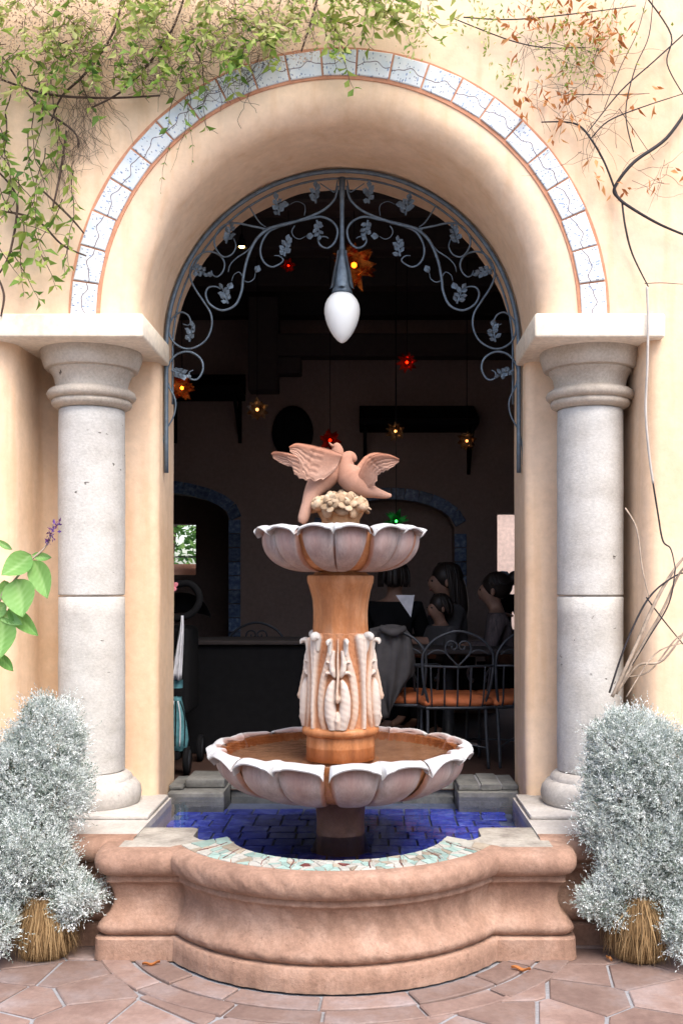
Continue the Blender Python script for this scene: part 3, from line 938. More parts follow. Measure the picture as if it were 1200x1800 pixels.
def petal_mesh(n, rb, zb, rr_, zr, bulge, lipo, drop, tipz, seed, wsh=0.30):
    half = PI / n
    NU, NTt = 40, 18
    V, C, Fc = [], [], []
    rs = random.Random(seed)
    k1, k2 = rs.uniform(0, 6), rs.uniform(0, 6)
    rows = None
    for i in range(NU + 1):
        u = -1 + 2 * i / NU
        au = abs(u)
        b = math.sqrt(max(0.0, 1 - ((au - 0.5) / 0.5) ** 2))
        b2 = b ** 0.8
        wig = 0.12 * math.sin(u * 4 + k1)
        zt = zr + tipz * (b2 - 0.55) * 0.35 + 0.45 * tipz * max(0, 1 - au / 0.22) + 0.003 * math.sin(u * 7 + k2)
        r0 = rr_ + bulge * 0.5 * b2 - 0.012 * (1 - b2)
        dr = drop * (0.34 + 0.66 * (1 - b) ** 1.2) * (1 + wig)
        if au < 0.2: dr *= 1.15
        lo = lipo * (0.8 + 0.40 * math.exp(-(u / 0.14) ** 2) + 0.35 * max(0, (au - 0.75) / 0.25)) - 0.010 * math.exp(-(u / 0.03) ** 2)
        sec = []   # (r, z, white: lime plus top light painted on the lip, rust, pink)
        sec.append((r0 - 0.050, zt - 0.075, 0.0, 0.7, 0.3))
        sec.append((r0 - 0.022, zt - 0.018, 0.1, 0.5, 0.3))
        sec.append((r0 - 0.014, zt - 0.003, 0.5, 0.1, 0.2))
        sec.append((r0 - 0.008, zt, 0.8, 0, 0))
        sec.append((r0 + lo * 0.35, zt - dr * 0.20, 1, 0, 0))
        sec.append((r0 + lo * 0.75, zt - dr * 0.60, 1, 0, 0))
        sec.append((r0 + lo, zt - dr * 1.0, 0.95, 0, 0))
        sec.append((r0 + lo - 0.003, zt - dr * 1.0 - 0.006, 0.8, 0, 0))
        sec.append((r0 + lo * 0.45, zt - dr * 0.92, 0.3, 0.1, 0))
        for j in range(NTt + 1):
            t = 1 - j / NTt
            e = t * PI / 2
            r = rb + (rr_ - rb) * math.sin(e) ** 0.85
            z = zb + (zt - dr * 0.75 - zb) * (1 - math.cos(e)) ** 1.05
            wt = math.sin(PI * min(1, t * 0.92 + 0.10)) ** 0.6 if t > 0.02 else 0
            r += (bulge * (b2 ** 0.9) - bulge * 0.55 * (1 - b2)) * wt
            r -= 0.006 * math.exp(-((au - 0.5) / 0.03) ** 2) * 0.3
            rust = 0.0
            if au > 0.9: rust = 0.75 * min(1, (au - 0.9) / 0.06)
            rust = max(rust, 0.55 * math.exp(-(u / 0.05) ** 2) * (t < 0.75))
            rust = max(rust, 0.25 * (1 - t) ** 2)
            edge = math.exp(-((b - 0.30) / 0.15) ** 2)
            white = 0.75 * edge * (0.45 + 0.55 * t)
            pink = 0.65 * b * (0.5 + 0.5 * math.sin(u * 5 + k2)) * t
            sec.append((r, z, white, rust, pink))
        rows = len(sec)
        for si, (r, z, w_, o_, p_) in enumerate(sec):
            tt = 1.0 if si < 9 else 1 - (si - 9) / NTt
            ang = u * half * 0.95 * (1 - wsh * (1 - tt) ** 2.0)
            V.append((r * math.cos(ang), r * math.sin(ang), z))
            C += [w_, o_, p_, 1]
    for i in range(NU):
        for k in range(rows - 1):
            Fc.append((i * rows + k, i * rows + k + 1, (i + 1) * rows + k + 1, (i + 1) * rows + k))
    me = mesh_from('petal', V, [f[::-1] for f in Fc])
    set_stain_and_light(me, C)
    me.set_sharp_from_angle(angle=R(48))
    me.materials.append(M['petal'])
    return me

def petal_bowl(name, n, phase, zoff, rb, zb, rr_, zr, bulge, lipo, drop, tipz, wz, wr, water=True, wsh=0.30):
    inner = [(0, zb + 0.004)]
    for j in range(14):
        e = j / 13 * PI / 2
        inner.append((rb + (rr_ - rb) * math.sin(e) ** 0.85 - 0.012, zb + (zr - 0.02 - zb) * (1 - math.cos(e)) ** 1.05 + 0.004))
    inner += [(rr_ - 0.035, zr - 0.02), (rr_ - 0.05, zr - 0.06), (rr_ * 0.75, zb + 0.07), (0, zb + 0.05)]
    bo = obj(name, lathe(inner, 72, (FX, FY, 0)), M['pedestal'], ftn, auto=50)
    obj('silt_lining', lathe([(rr_ - 0.034, zr - 0.022), (rr_ - 0.048, zr - 0.055), (rr_ * 0.74, zr - 0.075), (0.10, zr - 0.085)], 64, (FX, FY, 0)), M['silt'], bo)
    ms = [petal_mesh(n, rb, zb, rr_, zr, bulge, lipo, drop, tipz, s, wsh) for s in (1, 2, 3)]
    for i in range(n):
        o = bpy.data.objects.new('petal', ms[i % 3])
        o.location = (FX, FY, 0)
        o.rotation_euler = (0, 0, phase + 2 * PI * i / n)
        link(o, bo)
    if water:
        obj('water_surface', ([(FX + wr * math.cos(2 * PI * i / 64), FY + wr * math.sin(2 * PI * i / 64), wz) for i in range(64)], [tuple(range(64))]), M['bowlwater'], bo, smooth=False)
    return bo
# a gap faces the camera a little left of centre on the lower bowl; a petal faces it on the upper
lower = petal_bowl('lower_bowl', 8, -PI / 2 + PI / 8 - R(4), 0, 0.13, 0.625, 0.575, 0.868, 0.046, 0.044, 0.056, 0.036, 0.862, 0.565)
upperb = petal_bowl('upper_bowl', 7, -PI / 2 - R(3), 0, 0.10, 1.685, 0.362, 1.893, 0.036, 0.040, 0.036, 0.030, 1.88, 0.35, wsh=0.45)

flut = lambda a, z: (0.0022 * math.cos(14 * a) if 1.36 < z < 1.62 else 0) + 0.0012 * hash3(math.cos(a) * 3, math.sin(a) * 3, z * 8)
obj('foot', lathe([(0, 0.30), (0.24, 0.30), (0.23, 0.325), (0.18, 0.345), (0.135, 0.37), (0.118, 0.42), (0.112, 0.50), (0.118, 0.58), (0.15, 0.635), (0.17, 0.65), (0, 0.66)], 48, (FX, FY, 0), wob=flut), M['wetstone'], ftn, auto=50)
def core_r(z):
    t = (z - 0.955) / 0.44
    return 0.158 - 0.026 * t if t < 1 else 0.132
ped = [(0, 0.80), (0.162, 0.80), (0.163, 0.86), (0.160, 0.912), (0.168, 0.915), (0.180, 0.924), (0.184, 0.937), (0.180, 0.950), (0.168, 0.957)]
ped += [(core_r(0.96 + 0.43 * i / 14), 0.96 + 0.43 * i / 14) for i in range(15)]
ped += [(0.130, 1.40), (0.127, 1.45), (0.127, 1.50), (0.131, 1.55), (0.140, 1.595), (0.151, 1.625), (0.156, 1.635), (0.158, 1.655), (0.157, 1.668), (0.15, 1.672), (0.13, 1.674), (0.12, 1.69), (0, 1.69)]
pd = []
for i in range(len(ped) - 1):
    pd += [ped[i], ((ped[i][0] + ped[i + 1][0]) / 2, (ped[i][1] + ped[i + 1][1]) / 2)]
pd.append(ped[-1])
pedo = obj('pedestal', lathe(pd, 112, (FX, FY, 0), wob=flut), M['pedestal'], ftn, auto=50)

def on_core(tx, z, rel):
    rc = core_r(min(z, 1.39))
    return Vector(((rc + rel) * math.cos(tx / rc), (rc + rel) * math.sin(tx / rc), z))
def seg_field(A, Z, spec):
    """distance field of a tapering stroke: returns relief height and closeness to its middle"""
    pl = smooth_pts([(q[0], q[1], 0) for q in spec], 14)
    k = len(spec)
    best = np.zeros_like(A)
    for i in range(len(pl) - 1):
        t0 = i / (len(pl) - 1) * (k - 1); q = min(int(t0), k - 2); u = t0 - q
        w_ = spec[q][2] * (1 - u) + spec[q + 1][2] * u; h_ = spec[q][3] * (1 - u) + spec[q + 1][3] * u
        ax, az = pl[i].x, pl[i].y; bx_, bz = pl[i + 1].x - ax, pl[i + 1].y - az
        l2 = bx_ * bx_ + bz * bz + 1e-12
        t = np.clip(((A - ax) * bx_ + (Z - az) * bz) / l2, 0, 1)
        d = np.hypot(A - ax - t * bx_, Z - az - t * bz)
        best = np.maximum(best, h_ * np.sqrt(np.clip(1 - (d / w_) ** 2, 0, 1)) ** 0.8)
    return best * 0.82
FEAT = []      # whiteness, then rows of offset round shaft, height, half width, relief
for s_ in (-1, 1):
    FEAT += [(0.55, [(s_ * .062, .955, .014, .014), (s_ * .078, 1.02, .019, .022), (s_ * .082, 1.10, .021, .024), (s_ * .074, 1.18, .021, .025), (s_ * .056, 1.25, .019, .027), (s_ * .040, 1.31, .016, .032), (s_ * .040, 1.365, .014, .038)]),
             (1.0, [(s_ * .020, .955, .018, .030), (s_ * .030, 1.02, .027, .050), (s_ * .033, 1.09, .026, .054), (s_ * .029, 1.145, .020, .048), (s_ * .020, 1.178, .010, .030)]),
             (0.95, [(s_ * .014, 1.20, .008, .030), (s_ * .023, 1.225, .016, .044), (s_ * .027, 1.262, .014, .044), (s_ * .020, 1.315, .008, .034)]),
             (0.9, [(s_ * .028, 1.215, .007, .030), (s_ * .046, 1.218, .009, .044), (s_ * .058, 1.204, .004, .030)]),
             (0.9, [(s_ * .030, 1.256, .007, .030), (s_ * .046, 1.268, .008, .042), (s_ * .056, 1.262, .004, .030)]),
             (0.9, [(s_ * .124, .955, .014, .022), (s_ * .123, 1.05, .010, .034), (s_ * .122, 1.15, .009, .036), (s_ * .119, 1.25, .012, .040), (s_ * .114, 1.33, .020, .046), (s_ * .112, 1.375, .024, .046)])]
FEAT += [(0.15, [(0, 1.37, .005, .016), (0, 1.28, .007, .034), (.001, 1.20, .006, .050), (-.001, 1.13, .007, .064), (0, 1.10, .011, .070), (0, 1.085, .008, .062)]),
         (0.6, [(0, .960, .018, .030), (0, 1.0, .016, .052), (0, 1.035, .007, .040)])]
NA, NZ = 120, 150
aa = np.linspace(-PI / 4, PI / 4, NA + 1); zz_ = np.linspace(0.957, 1.40, NZ + 1)
AA, ZZ = np.meshgrid(aa, zz_, indexing='ij')
RC = np.vectorize(lambda z: core_r(min(z, 1.39)))(ZZ)
TX = AA * 0.158
Hh = np.zeros_like(TX) + 0.001
WH = np.zeros_like(TX)
for wv_, ft in FEAT:
    f_ = seg_field(TX, ZZ, ft)
    WH = np.where(f_ > Hh, wv_, WH)
    Hh = np.maximum(Hh, f_)
Hh = Hh + 0.0010 * np.sin(TX * 190 + ZZ * 83) * np.cos(ZZ * 140 - TX * 60)
Hh[:, -1] = -0.004
# curl the tops outward
RR_ = RC + Hh
X_, Y_ = RR_ * np.cos(AA), RR_ * np.sin(AA)
rv = np.stack([X_, Y_, ZZ], 2).reshape(-1, 3)
W1 = NZ + 1
rf = [(i * W1 + k, (i + 1) * W1 + k, (i + 1) * W1 + k + 1, i * W1 + k + 1) for i in range(NA) for k in range(NZ)]
rme = mesh_from('acanthus_panel', rv, rf)
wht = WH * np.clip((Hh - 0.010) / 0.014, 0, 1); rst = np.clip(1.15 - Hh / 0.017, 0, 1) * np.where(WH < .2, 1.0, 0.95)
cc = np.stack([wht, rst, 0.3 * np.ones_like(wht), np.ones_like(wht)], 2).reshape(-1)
set_stain_and_light(rme, cc)
rme.materials.append(M['leafstone'])
def curl(tx, z, w_):
    pl = [on_core(tx, z - .05, .020), on_core(tx, z, .026), on_core(tx, z + .020, .036), on_core(tx, z + .018, .052), on_core(tx, z + .002, .056)]
    me = mesh_from('curl', *tube(smooth_pts(pl, 5), [w_ * .5, w_ * .85, w_, w_ * .95, w_ * .4], 12, True, 0.8, up=(1, 0, 0)))
    set_stain_and_light(me, [0.9, 0, 0, 1] * len(me.vertices)); me.materials.append(M['leafstone'])
    return me
cm = [curl(.1239, 1.365, .023), curl(.032, 1.345, .011), curl(-.032, 1.345, .011)]
for i in range(4):
    o = bpy.data.objects.new('acanthus_panel', rme); o.location = (FX, FY, 0); o.rotation_euler = (0, 0, -PI / 2 - R(3) + PI / 2 * i); link(o, pedo)
    for me in cm:
        c_ = bpy.data.objects.new('leaf_curl', me); c_.location = (FX, FY, 0); c_.rotation_euler = o.rotation_euler; link(c_, pedo)

# flower basket
bk = obj('flower_basket', lathe([(0, 1.885), (0.075, 1.885), (0.085, 1.90), (0.088, 1.935), (0.105, 1.965), (0.115, 1.985), (0.09, 2.0), (0, 2.01)], 40, (FX, FY, 0), wob=lambda a, z: 0.003 * math.cos(24 * a)), M['basket'], ftn)
def flower(c, nrm, s, kind):
    nrm = Vector(nrm).normalized()
    q = nrm.to_track_quat('Z', 'Y').to_matrix().to_4x4()
    q = Matrix.Translation(c) @ q @ Matrix.Rotation(rng.uniform(0, 6), 4, 'Z')
    gs = []
    if kind == 0:
        for k in range(5):
            a = 2 * PI * k / 5
            gs.append(xf(ball((0, 0, 0), s * 0.46, 10, 6, (1.0, 0.80, 0.30)), q @ Matrix.Rotation(a, 4, 'Z') @ Matrix.Translation((s * 0.52, 0, 0)) @ Matrix.Rotation(R(-24), 4, 'Y')))
        gs.append(xf(ball((0, 0, s * 0.12), s * 0.27, 8, 6), q))
    elif kind == 1:
        gs.append(xf(ball((0, 0, 0), s * 0.72, 12, 8, (1, 1, 0.85)), q))
        for k in range(4):
            a = 2 * PI * k / 4
            gs.append(xf(ball((0, 0, 0), s * 0.46, 8, 6, (0.9, 1.1, 0.5)), q @ Matrix.Rotation(a, 4, 'Z') @ Matrix.Translation((s * 0.42, 0, s * 0.35)) @ Matrix.Rotation(R(50), 4, 'Y')))
    else:
        gs.append(xf(ball((0, 0, 0), s * 0.75, 10, 8, (0.85, 1.25, 0.35)), q))
    return join(*gs)
fl = [(-58, 0.1, .050, 1), (-22, .0, .052, 0), (16, .12, .054, 0), (52, .0, .052, 1), (-40, .7, .050, 0), (-2, .65, .052, 2), (34, .72, .050, 0), (66, .6, .046, 0), (-74, .5, .044, 2), (84, .3, .050, 0), (-36, -.5, .046, 2), (2, -.45, .044, 2), (40, -.5, .044, 2), (-84, .0, .046, 1),
      (115, .1, .052, 0), (150, .3, .052, 1), (185, .1, .052, 0), (220, .3, .052, 1), (250, .1, .052, 0), (130, .8, .05, 0), (200, .8, .05, 1), (0, 1.3, .05, 0)]
for (az, el, s, kd) in fl:
    a = -PI / 2 + R(az)
    el_ = el * 0.95
    rad = 0.118 * math.cos(max(el_, 0)) + 0.012 * (el < 0) * -1
    c = Vector((FX + rad * math.cos(a), FY + rad * math.sin(a), 2.0 + 0.052 * math.sin(el_) * (1.0 if el > 0 else 1.1)))
    obj('flower', flower(c, (math.cos(a), math.sin(a), 0.4 + el), s, kd), M['flower'], bk)

# the pair of doves
def Z7(zx, zy, d):
    return P(420 + zx / 3.3333, 740 + zy / 3.3333, d)
KZ = 4.88 / F / 3.3333
def wing(lead, trail, dl, dt, th, curl=0.0):
    L_ = smooth_pts([Z7(x, y, d) for (x, y), d in zip(lead, dl)], 9)
    T_ = smooth_pts([Z7(x, y, d) for (x, y), d in zip(trail, dt)], 9)
    T_ = [q + (L_[i] - q) * (0.07 * abs(math.sin(i * PI / 6.5))) * (i > 8) for i, q in enumerate(T_)]
    n = len(L_); m = 22
    V, Fc, C = [], [], []
    for side in (-1, 1):
        for i in range(n):
            for k in range(m + 1):
                v = k / m
                p = L_[i].lerp(T_[i], v)
                s_ = i / (n - 1)
                t = th * (0.35 + 0.65 * math.sqrt(max(0, 1 - v)) ) * (1 - 0.6 * s_) * (min(1, 6 * v + 0.25)) * (min(1, 5 * (1 - v) + 0.25))
                groove = (-0.0055 if ((v * 5.0 + s_ * 0.6) % 1.0) < 0.22 and s_ > 0.30 and v > 0.15 else 0.0) + (-0.004 if abs(s_ - 0.42 - 0.12 * v) < 0.03 else 0)
                belly = curl * math.sin(PI * v)
                V.append((p.x, p.y + side * (t + (groove if side < 0 else 0)) + belly, p.z))
                C += [0.25 * v, 0.75 * max(0, 1 - 3.2 * v) * (0.3 + 0.7 * s_) + 0.5 * max(0, s_ - .75), 0.2, 1]
    W = m + 1
    for i in range(n - 1):
        for k in range(m):
            a = i * W + k
            Fc.append((a, a + W, a + W + 1, a + 1))
            b = n * W + a
            Fc.append((b, b + 1, b + W + 1, b + W))
    ring = [i * W for i in range(n)] + [(n - 1) * W + k for k in range(1, W)] + [i * W + m for i in range(n - 2, -1, -1)] + [k for k in range(m - 1, 0, -1)]
    for i in range(len(ring)):
        a, b = ring[i], ring[(i + 1) % len(ring)]
        Fc.append((a, b, n * W + b, n * W + a))
    me = mesh_from('wing', V, Fc)
    set_stain_and_light(me, C)
    me.materials.append(M['dove'])
    return me
def loft(spec, sx):
    pts_ = smooth_pts([Z7(x, y, d) for (x, y, d, r) in spec], 6)
    n = len(pts_)
    g_ = tube(pts_, [s[3] * KZ for s in spec], 18, True, sx, up=(0, 1, 0))
    me = mesh_from('body', *g_)
    C = []
    for v in me.vertices:
        C += [0.45 * max(0, min(1, (2.16 - v.co.z) / 0.2)), 0.12, 0.3, 1]
    set_stain_and_light(me, C)
    me.materials.append(M['dove'])
    return me
def make_dove(lab, spec, beak, wings):
    b = obj('dove', loft(spec, 0.82), None, ftn)
    b['label'] = lab
    obj('beak', tube([Z7(*p) for p in beak], [10 * KZ, 7 * KZ, 1.5 * KZ], 8), M['dove'], b)
    for wdef in wings:
        obj('wing', wing(*wdef), None, b)
    return b
make_dove('terracotta dove with wings spread to the left',
          [(362, 598, 4.84, 18), (376, 572, 4.84, 32), (402, 490, 4.85, 36), (432, 415, 4.87, 50), (475, 355, 4.885, 74), (520, 300, 4.885, 82), (552, 245, 4.885, 66), (574, 195, 4.885, 40), (574, 165, 4.885, 34), (566, 142, 4.885, 24), (560, 132, 4.885, 8)],
          [(553, 150, 4.875), (538, 138, 4.87), (526, 124, 4.865)],
          [([(606, 196), (545, 170), (470, 150), (400, 136), (335, 130), (294, 150)], [(565, 285), (480, 350), (402, 347), (368, 290), (346, 222), (300, 182)], [4.84, 4.82, 4.80, 4.78, 4.76, 4.745], [4.835, 4.815, 4.79, 4.77, 4.755, 4.745], 0.016, 0.012),
           ([(470, 260), (400, 222), (315, 193), (250, 181), (208, 178), (188, 190)], [(460, 340), (380, 347), (326, 318), (318, 280), (260, 256), (204, 222)], [4.92, 4.95, 4.98, 5.0, 5.02, 5.03], [4.92, 4.95, 4.97, 4.99, 5.01, 5.025], 0.014, 0.01)])
make_dove('terracotta dove with raised wing and tail to the right',
          [(892, 436, 4.86, 8), (860, 436, 4.86, 20), (800, 420, 4.865, 32), (745, 400, 4.87, 52), (690, 365, 4.87, 76), (648, 322, 4.875, 80), (624, 268, 4.875, 58), (632, 228, 4.875, 45), (650, 214, 4.88, 40), (668, 226, 4.885, 30), (674, 240, 4.89, 12)],
          [(640, 200, 4.89), (625, 192, 4.90), (610, 186, 4.905)],
          [([(690, 345), (712, 280), (755, 220), (815, 192), (880, 195), (938, 222)], [(765, 392), (800, 372), (822, 318), (850, 300), (888, 280), (934, 242)], [4.84, 4.82, 4.80, 4.78, 4.765, 4.755], [4.84, 4.82, 4.80, 4.78, 4.765, 4.755], 0.018, 0.012),
           ([(660, 300), (700, 250), (740, 205), (790, 185), (850, 190), (900, 215)], [(730, 360), (770, 340), (800, 305), (830, 290), (860, 272), (896, 235)], [4.92, 4.95, 4.97, 5.0, 5.02, 5.03], [4.92, 4.95, 4.97, 5.0, 5.02, 5.03], 0.014, 0.01)])

# ------------------------------------------------------------------ wrought-iron grille in the arch
YG = 5.62
gr = thing('iron_grille', 'blue grey wrought iron scrollwork fitted inside the arch', 'grille', (0, YG, 2.26))
SG = YG / F
def frame_pts(r, zlow):
    pl = [(-r, zlow)] + [(-r, zlow + (ZS - zlow) * i / 4) for i in range(1, 4)]
    pl += [(r * math.cos(PI - PI * i / 64), ZS + r * math.sin(PI - PI * i / 64)) for i in range(65)]
    pl += [(r, ZS - (ZS - zlow) * i / 4) for i in range(1, 5)]
    return pl
obj('frame', tube([(x, YG - 0.01, z) for x, z in frame_pts(0.964, 2.24)], 0.0125, 8), M['iron'], gr)
obj('frame', tube([(x, YG + 0.02, z) for x, z in frame_pts(0.935, 2.62)], 0.006, 6), M['iron'], gr)
MX = 601.5
def ZL(zx, zy, d=YG, mirror=False):
    px, py = 280 + zx / 3.5294, 280 + zy / 3.5294
    if mirror: px = 2 * MX - px
    return P(px, py, d)
def Z3(zx, zy):
    return ((zx / 3 - 280) * 3.5294, (500 + zy / 3 - 280) * 3.5294)
SCR = [
    ([(1108, 165), (1085, 250), (1010, 320), (890, 372), (780, 405), (680, 432), (600, 500), (545, 620), (520, 740), (510, 820), (470, 905), (390, 937), (315, 900), (288, 840), (305, 797), (350, 790), (380, 806)], [12, 16, 18, 17, 15, 13, 12, 8]),
    ([(640, 440), (720, 415), (800, 395), (900, 375), (1000, 357), (1070, 385), (1105, 440), (1090, 510), (1045, 550), (1000, 535), (985, 500), (1005, 480), (1035, 482), (1048, 492)], [14, 15, 14, 13, 12, 11, 6]),
    ([(760, 412), (680, 450), (635, 520), (628, 590), (655, 645), (700, 668), (745, 650), (768, 625), (745, 600), (712, 598)], [12, 13, 12, 11, 10, 5]),
    ([(660, 432), (560, 412), (480, 396), (410, 405), (362, 450), (340, 510), (360, 570), (400, 605), (450, 590), (475, 540), (462, 492)], [13, 12, 12, 11, 10, 6]),
    ([(620, 470), (555, 560), (480, 612), (440, 655), (428, 700)], [10, 9, 8, 4]),
    ([(322, 690), (335, 720), (362, 728), (392, 700), (405, 650), (380, 600), (320, 573), (260, 585), (210, 640), (190, 710), (215, 790), (280, 890), (320, 960), (325, 1040), (290, 1120), (220, 1168), (150, 1172), (85, 1130), (60, 1060), (80, 990), (130, 950), (175, 965), (195, 1005), (180, 1030), (148, 1022)], [6, 11, 12, 12, 12, 12, 12, 11, 6]),
    ([(210, 1308), (186, 1325), (195, 1362), (240, 1362), (272, 1300), (255, 1235), (190, 1195), (120, 1205), (72, 1250), (48, 1320), Z3(889, 530), Z3(925, 610), Z3(918, 690), Z3(872, 780), Z3(857, 870), Z3(855, 950)], [6, 11, 12, 13, 13, 12, 10, 9, 7]),
    ([(560, 295), (590, 345), (625, 395), (660, 420)], [8, 8, 8]),
    ([(1105, 130), (1090, 200), (1060, 190), (1000, 150)], [8, 8, 6]),
    ([(450, 755), (462, 718), (495, 700), (518, 730)], [4, 6, 7]),
    ([(595, 705), (588, 740), (555, 762), (522, 752)], [4, 6, 7]),
    ([(905, 478), (870, 495), (835, 480), (822, 445), (840, 412)], [4, 6, 8]),
    ([(810, 280), (850, 262), (890, 275), (905, 300), (900, 350)], [3, 4, 5]),
]
SPR = [(785, 555, 80), (985, 425, -80), (735, 300, 100), (970, 225, 90), (430, 475, 70), (250, 695, -20), (410, 850, 110), (195, 1085, 80), (120, 1325, -20)]
LEAF1 = [(450, 762, 250), (597, 705, 60), (908, 478, 0), (806, 280, 180)]
def blade(L, W, bend):
    """small forged leaf: thick, folded"""
    V = [(0, 0, 0), (L * .3, W * .75, bend * .3), (L * .62, W, bend * .5), (L, 0, bend), (L * .62, -W, bend * .5), (L * .3, -W * .75, bend * .3), (L * .35, 0, -W * .5), (L * .7, 0, -W * .45)]
    Fc = [(0, 6, 1), (1, 6, 7, 2), (2, 7, 3), (0, 5, 6), (5, 4, 7, 6), (4, 3, 7), (0, 1, 2, 3, 4, 5)]
    return V, Fc
def spray(ang, s, seed):
    rs = random.Random(seed)
    gs = [tube([(0, 0, 0), (s * 0.5, 0, 0), (s, 0, 0)], [0.006, 0.005, 0.003], 6)]
    for k in range(7):
        t = (k + 0.6) / 7
        a = (-1) ** k * rs.uniform(30, 70) if k < 6 else rs.uniform(-10, 10)
        m = Matrix.Translation((s * t, 0, rs.uniform(-.006, 0))) @ Matrix.Rotation(R(a), 4, 'Z') @ Matrix.Rotation(rs.uniform(-.5, .5), 4, 'X')
        gs.append(xf(blade(s * rs.uniform(.38, .52), s * rs.uniform(.13, .2), -s * .12), m))
    g_ = join(*gs)
    # local x-y plane to world x-z plane
    m = Matrix(((math.cos(R(ang)), -math.sin(R(ang)), 0, 0), (0, 0, 1, 0), (math.sin(R(ang)), math.cos(R(ang)), 0, 0), (0, 0, 0, 1)))
    return xf(g_, m)
for mir in (False, True):
    for i, (pl, rd) in enumerate(SCR):
        pts_ = smooth_pts([ZL(x, y, YG + 0.004 * (i % 3 - 1), mir) for x, y in pl], 5)
        obj('scroll', tube(pts_, [q * 0.53 / 3.5294 * SG for q in rd], 8), M['iron'], gr)
    for i, (x, y, a) in enumerate(SPR):
        s = 0.085
        aa = a if not mir else 180 - a
        c = ZL(x, y, YG - 0.008, mir) - Vector((math.cos(R(aa)), 0, math.sin(R(aa)))) * s * 0.5
        g_ = xf(spray(aa, s, i + 20 * mir), Matrix.Translation(c))
        obj('leaf_spray', g_, M['iron'], gr, smooth=False)
    for i, (x, y, a) in enumerate(LEAF1):
        aa = a if not mir else 180 - a
        c = ZL(x, y, YG - 0.006, mir)
        m = Matrix.Translation(c) @ Matrix(((math.cos(R(aa)), -math.sin(R(aa)), 0, 0), (0, 0, 1, 0), (math.sin(R(aa)), math.cos(R(aa)), 0, 0), (0, 0, 0, 1)))
        obj('ivy_leaf', xf(blade(0.045, 0.019, -0.01), m), M['iron'], gr, smooth=False)

# pendant lamp under the middle of the grille
lx = P(601, 500, YG).x
zt = ZS + 0.93
lamp = thing('pendant_lamp', 'white teardrop glass lamp hanging from the iron grille', 'lamp', (lx, YG, 2.955))
obj('stem', tube([(lx, YG, zt), (lx, YG, 3.75), (lx, YG, 3.62), (lx, YG, 3.50), (lx, YG, 3.42), (lx, YG, 3.36)], [0.020, 0.014, 0.012, 0.014, 0.020, 0.030], 10), M['iron'], lamp)
sockp = lathe([(0.0, 3.44), (0.018, 3.44), (0.026, 3.40), (0.036, 3.35), (0.046, 3.30), (0.048, 3.26), (0.056, 3.235), (0.058, 3.222), (0.0, 3.22)], 24, (lx, YG, 0))
sk_ = obj('socket', sockp, M['iron'], lamp)
for k in range(5):
    a = 2 * PI * k / 5 - PI / 2
    gsp = []
    pl = [(0.020, 3.46), (0.030, 3.40), (0.043, 3.34), (0.053, 3.28), (0.060, 3.25), (0.070, 3.245)]
    V, Fc = [], []
    wd = [0.006, 0.015, 0.022, 0.026, 0.020, 0.004]
    pp = smooth_pts([(r_, 0, z) for r_, z in pl], 4)
    for i, p_ in enumerate(pp):
        t = i / (len(pp) - 1) * (len(wd) - 1); q = min(int(t), len(wd) - 2)
        w_ = wd[q] + (wd[q + 1] - wd[q]) * (t - q)
        for u in (-1, -.5, 0, .5, 1):
            x, y = p_.x + 0.006 - 0.006 * u * u, u * w_
            V.append((lx + x * math.cos(a) - y * math.sin(a), YG + x * math.sin(a) + y * math.cos(a), p_.z))
    for i in range(len(pp) - 1):
        for k2 in range(4):
            Fc.append((i * 5 + k2, i * 5 + k2 + 1, (i + 1) * 5 + k2 + 1, (i + 1) * 5 + k2))
    obj('socket_leaf', (V, Fc), M['iron'], sk_)
sh = []
for i in range(25):
    t = i / 24
    sh.append((0.098 * (math.sin(PI * (t ** 0.62)) ** 0.80 if 0 < t < 1 else 0), 3.225 - 0.268 * t))
sh = [(0, 3.228), (0.045, 3.226), (0.064, 3.212), (0.082, 3.19), (0.093, 3.165), (0.0975, 3.14), (0.097, 3.115), (0.0915, 3.085), (0.081, 3.052), (0.066, 3.02), (0.047, 2.99), (0.026, 2.966), (0.010, 2.955), (0, 2.952)]
obj('glass_shade', lathe(sh, 40, (lx, YG, 0)), M['opal'], lamp)

# ------------------------------------------------------------------ the dim room behind the arch
ZF, ZC, YR, XR = 0.44, 4.25, 9.5, 3.55
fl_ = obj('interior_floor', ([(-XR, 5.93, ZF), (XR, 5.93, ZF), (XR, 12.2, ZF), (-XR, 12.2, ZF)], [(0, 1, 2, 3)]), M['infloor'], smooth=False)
tag(fl_, kind='structure')
ce = obj('interior_ceiling', box(-XR - 0.1, XR + 0.1, 5.02, 11.4, ZC, ZC + 0.2), M['beam'], smooth=False)
tag(ce, kind='structure')
for y in (6.5, 7.4, 8.3, 9.2):
    obj('beam', bevel_box(-XR, XR, y - 0.09, y + 0.09, ZC - 0.22, ZC + 0.02, 0.01, 1), M['darkwood'], ce, smooth=False)
rm = thing('interior_side_wall', 'dim brown side walls of the dining room', 'wall', (0, 7.5, ZF))
for s in (-1, 1):
    obj('side_wall', box(s * XR - 0.06, s * XR + 0.06, 5.02, 11.4, 0, ZC), M['inwall'], rm, smooth=False)
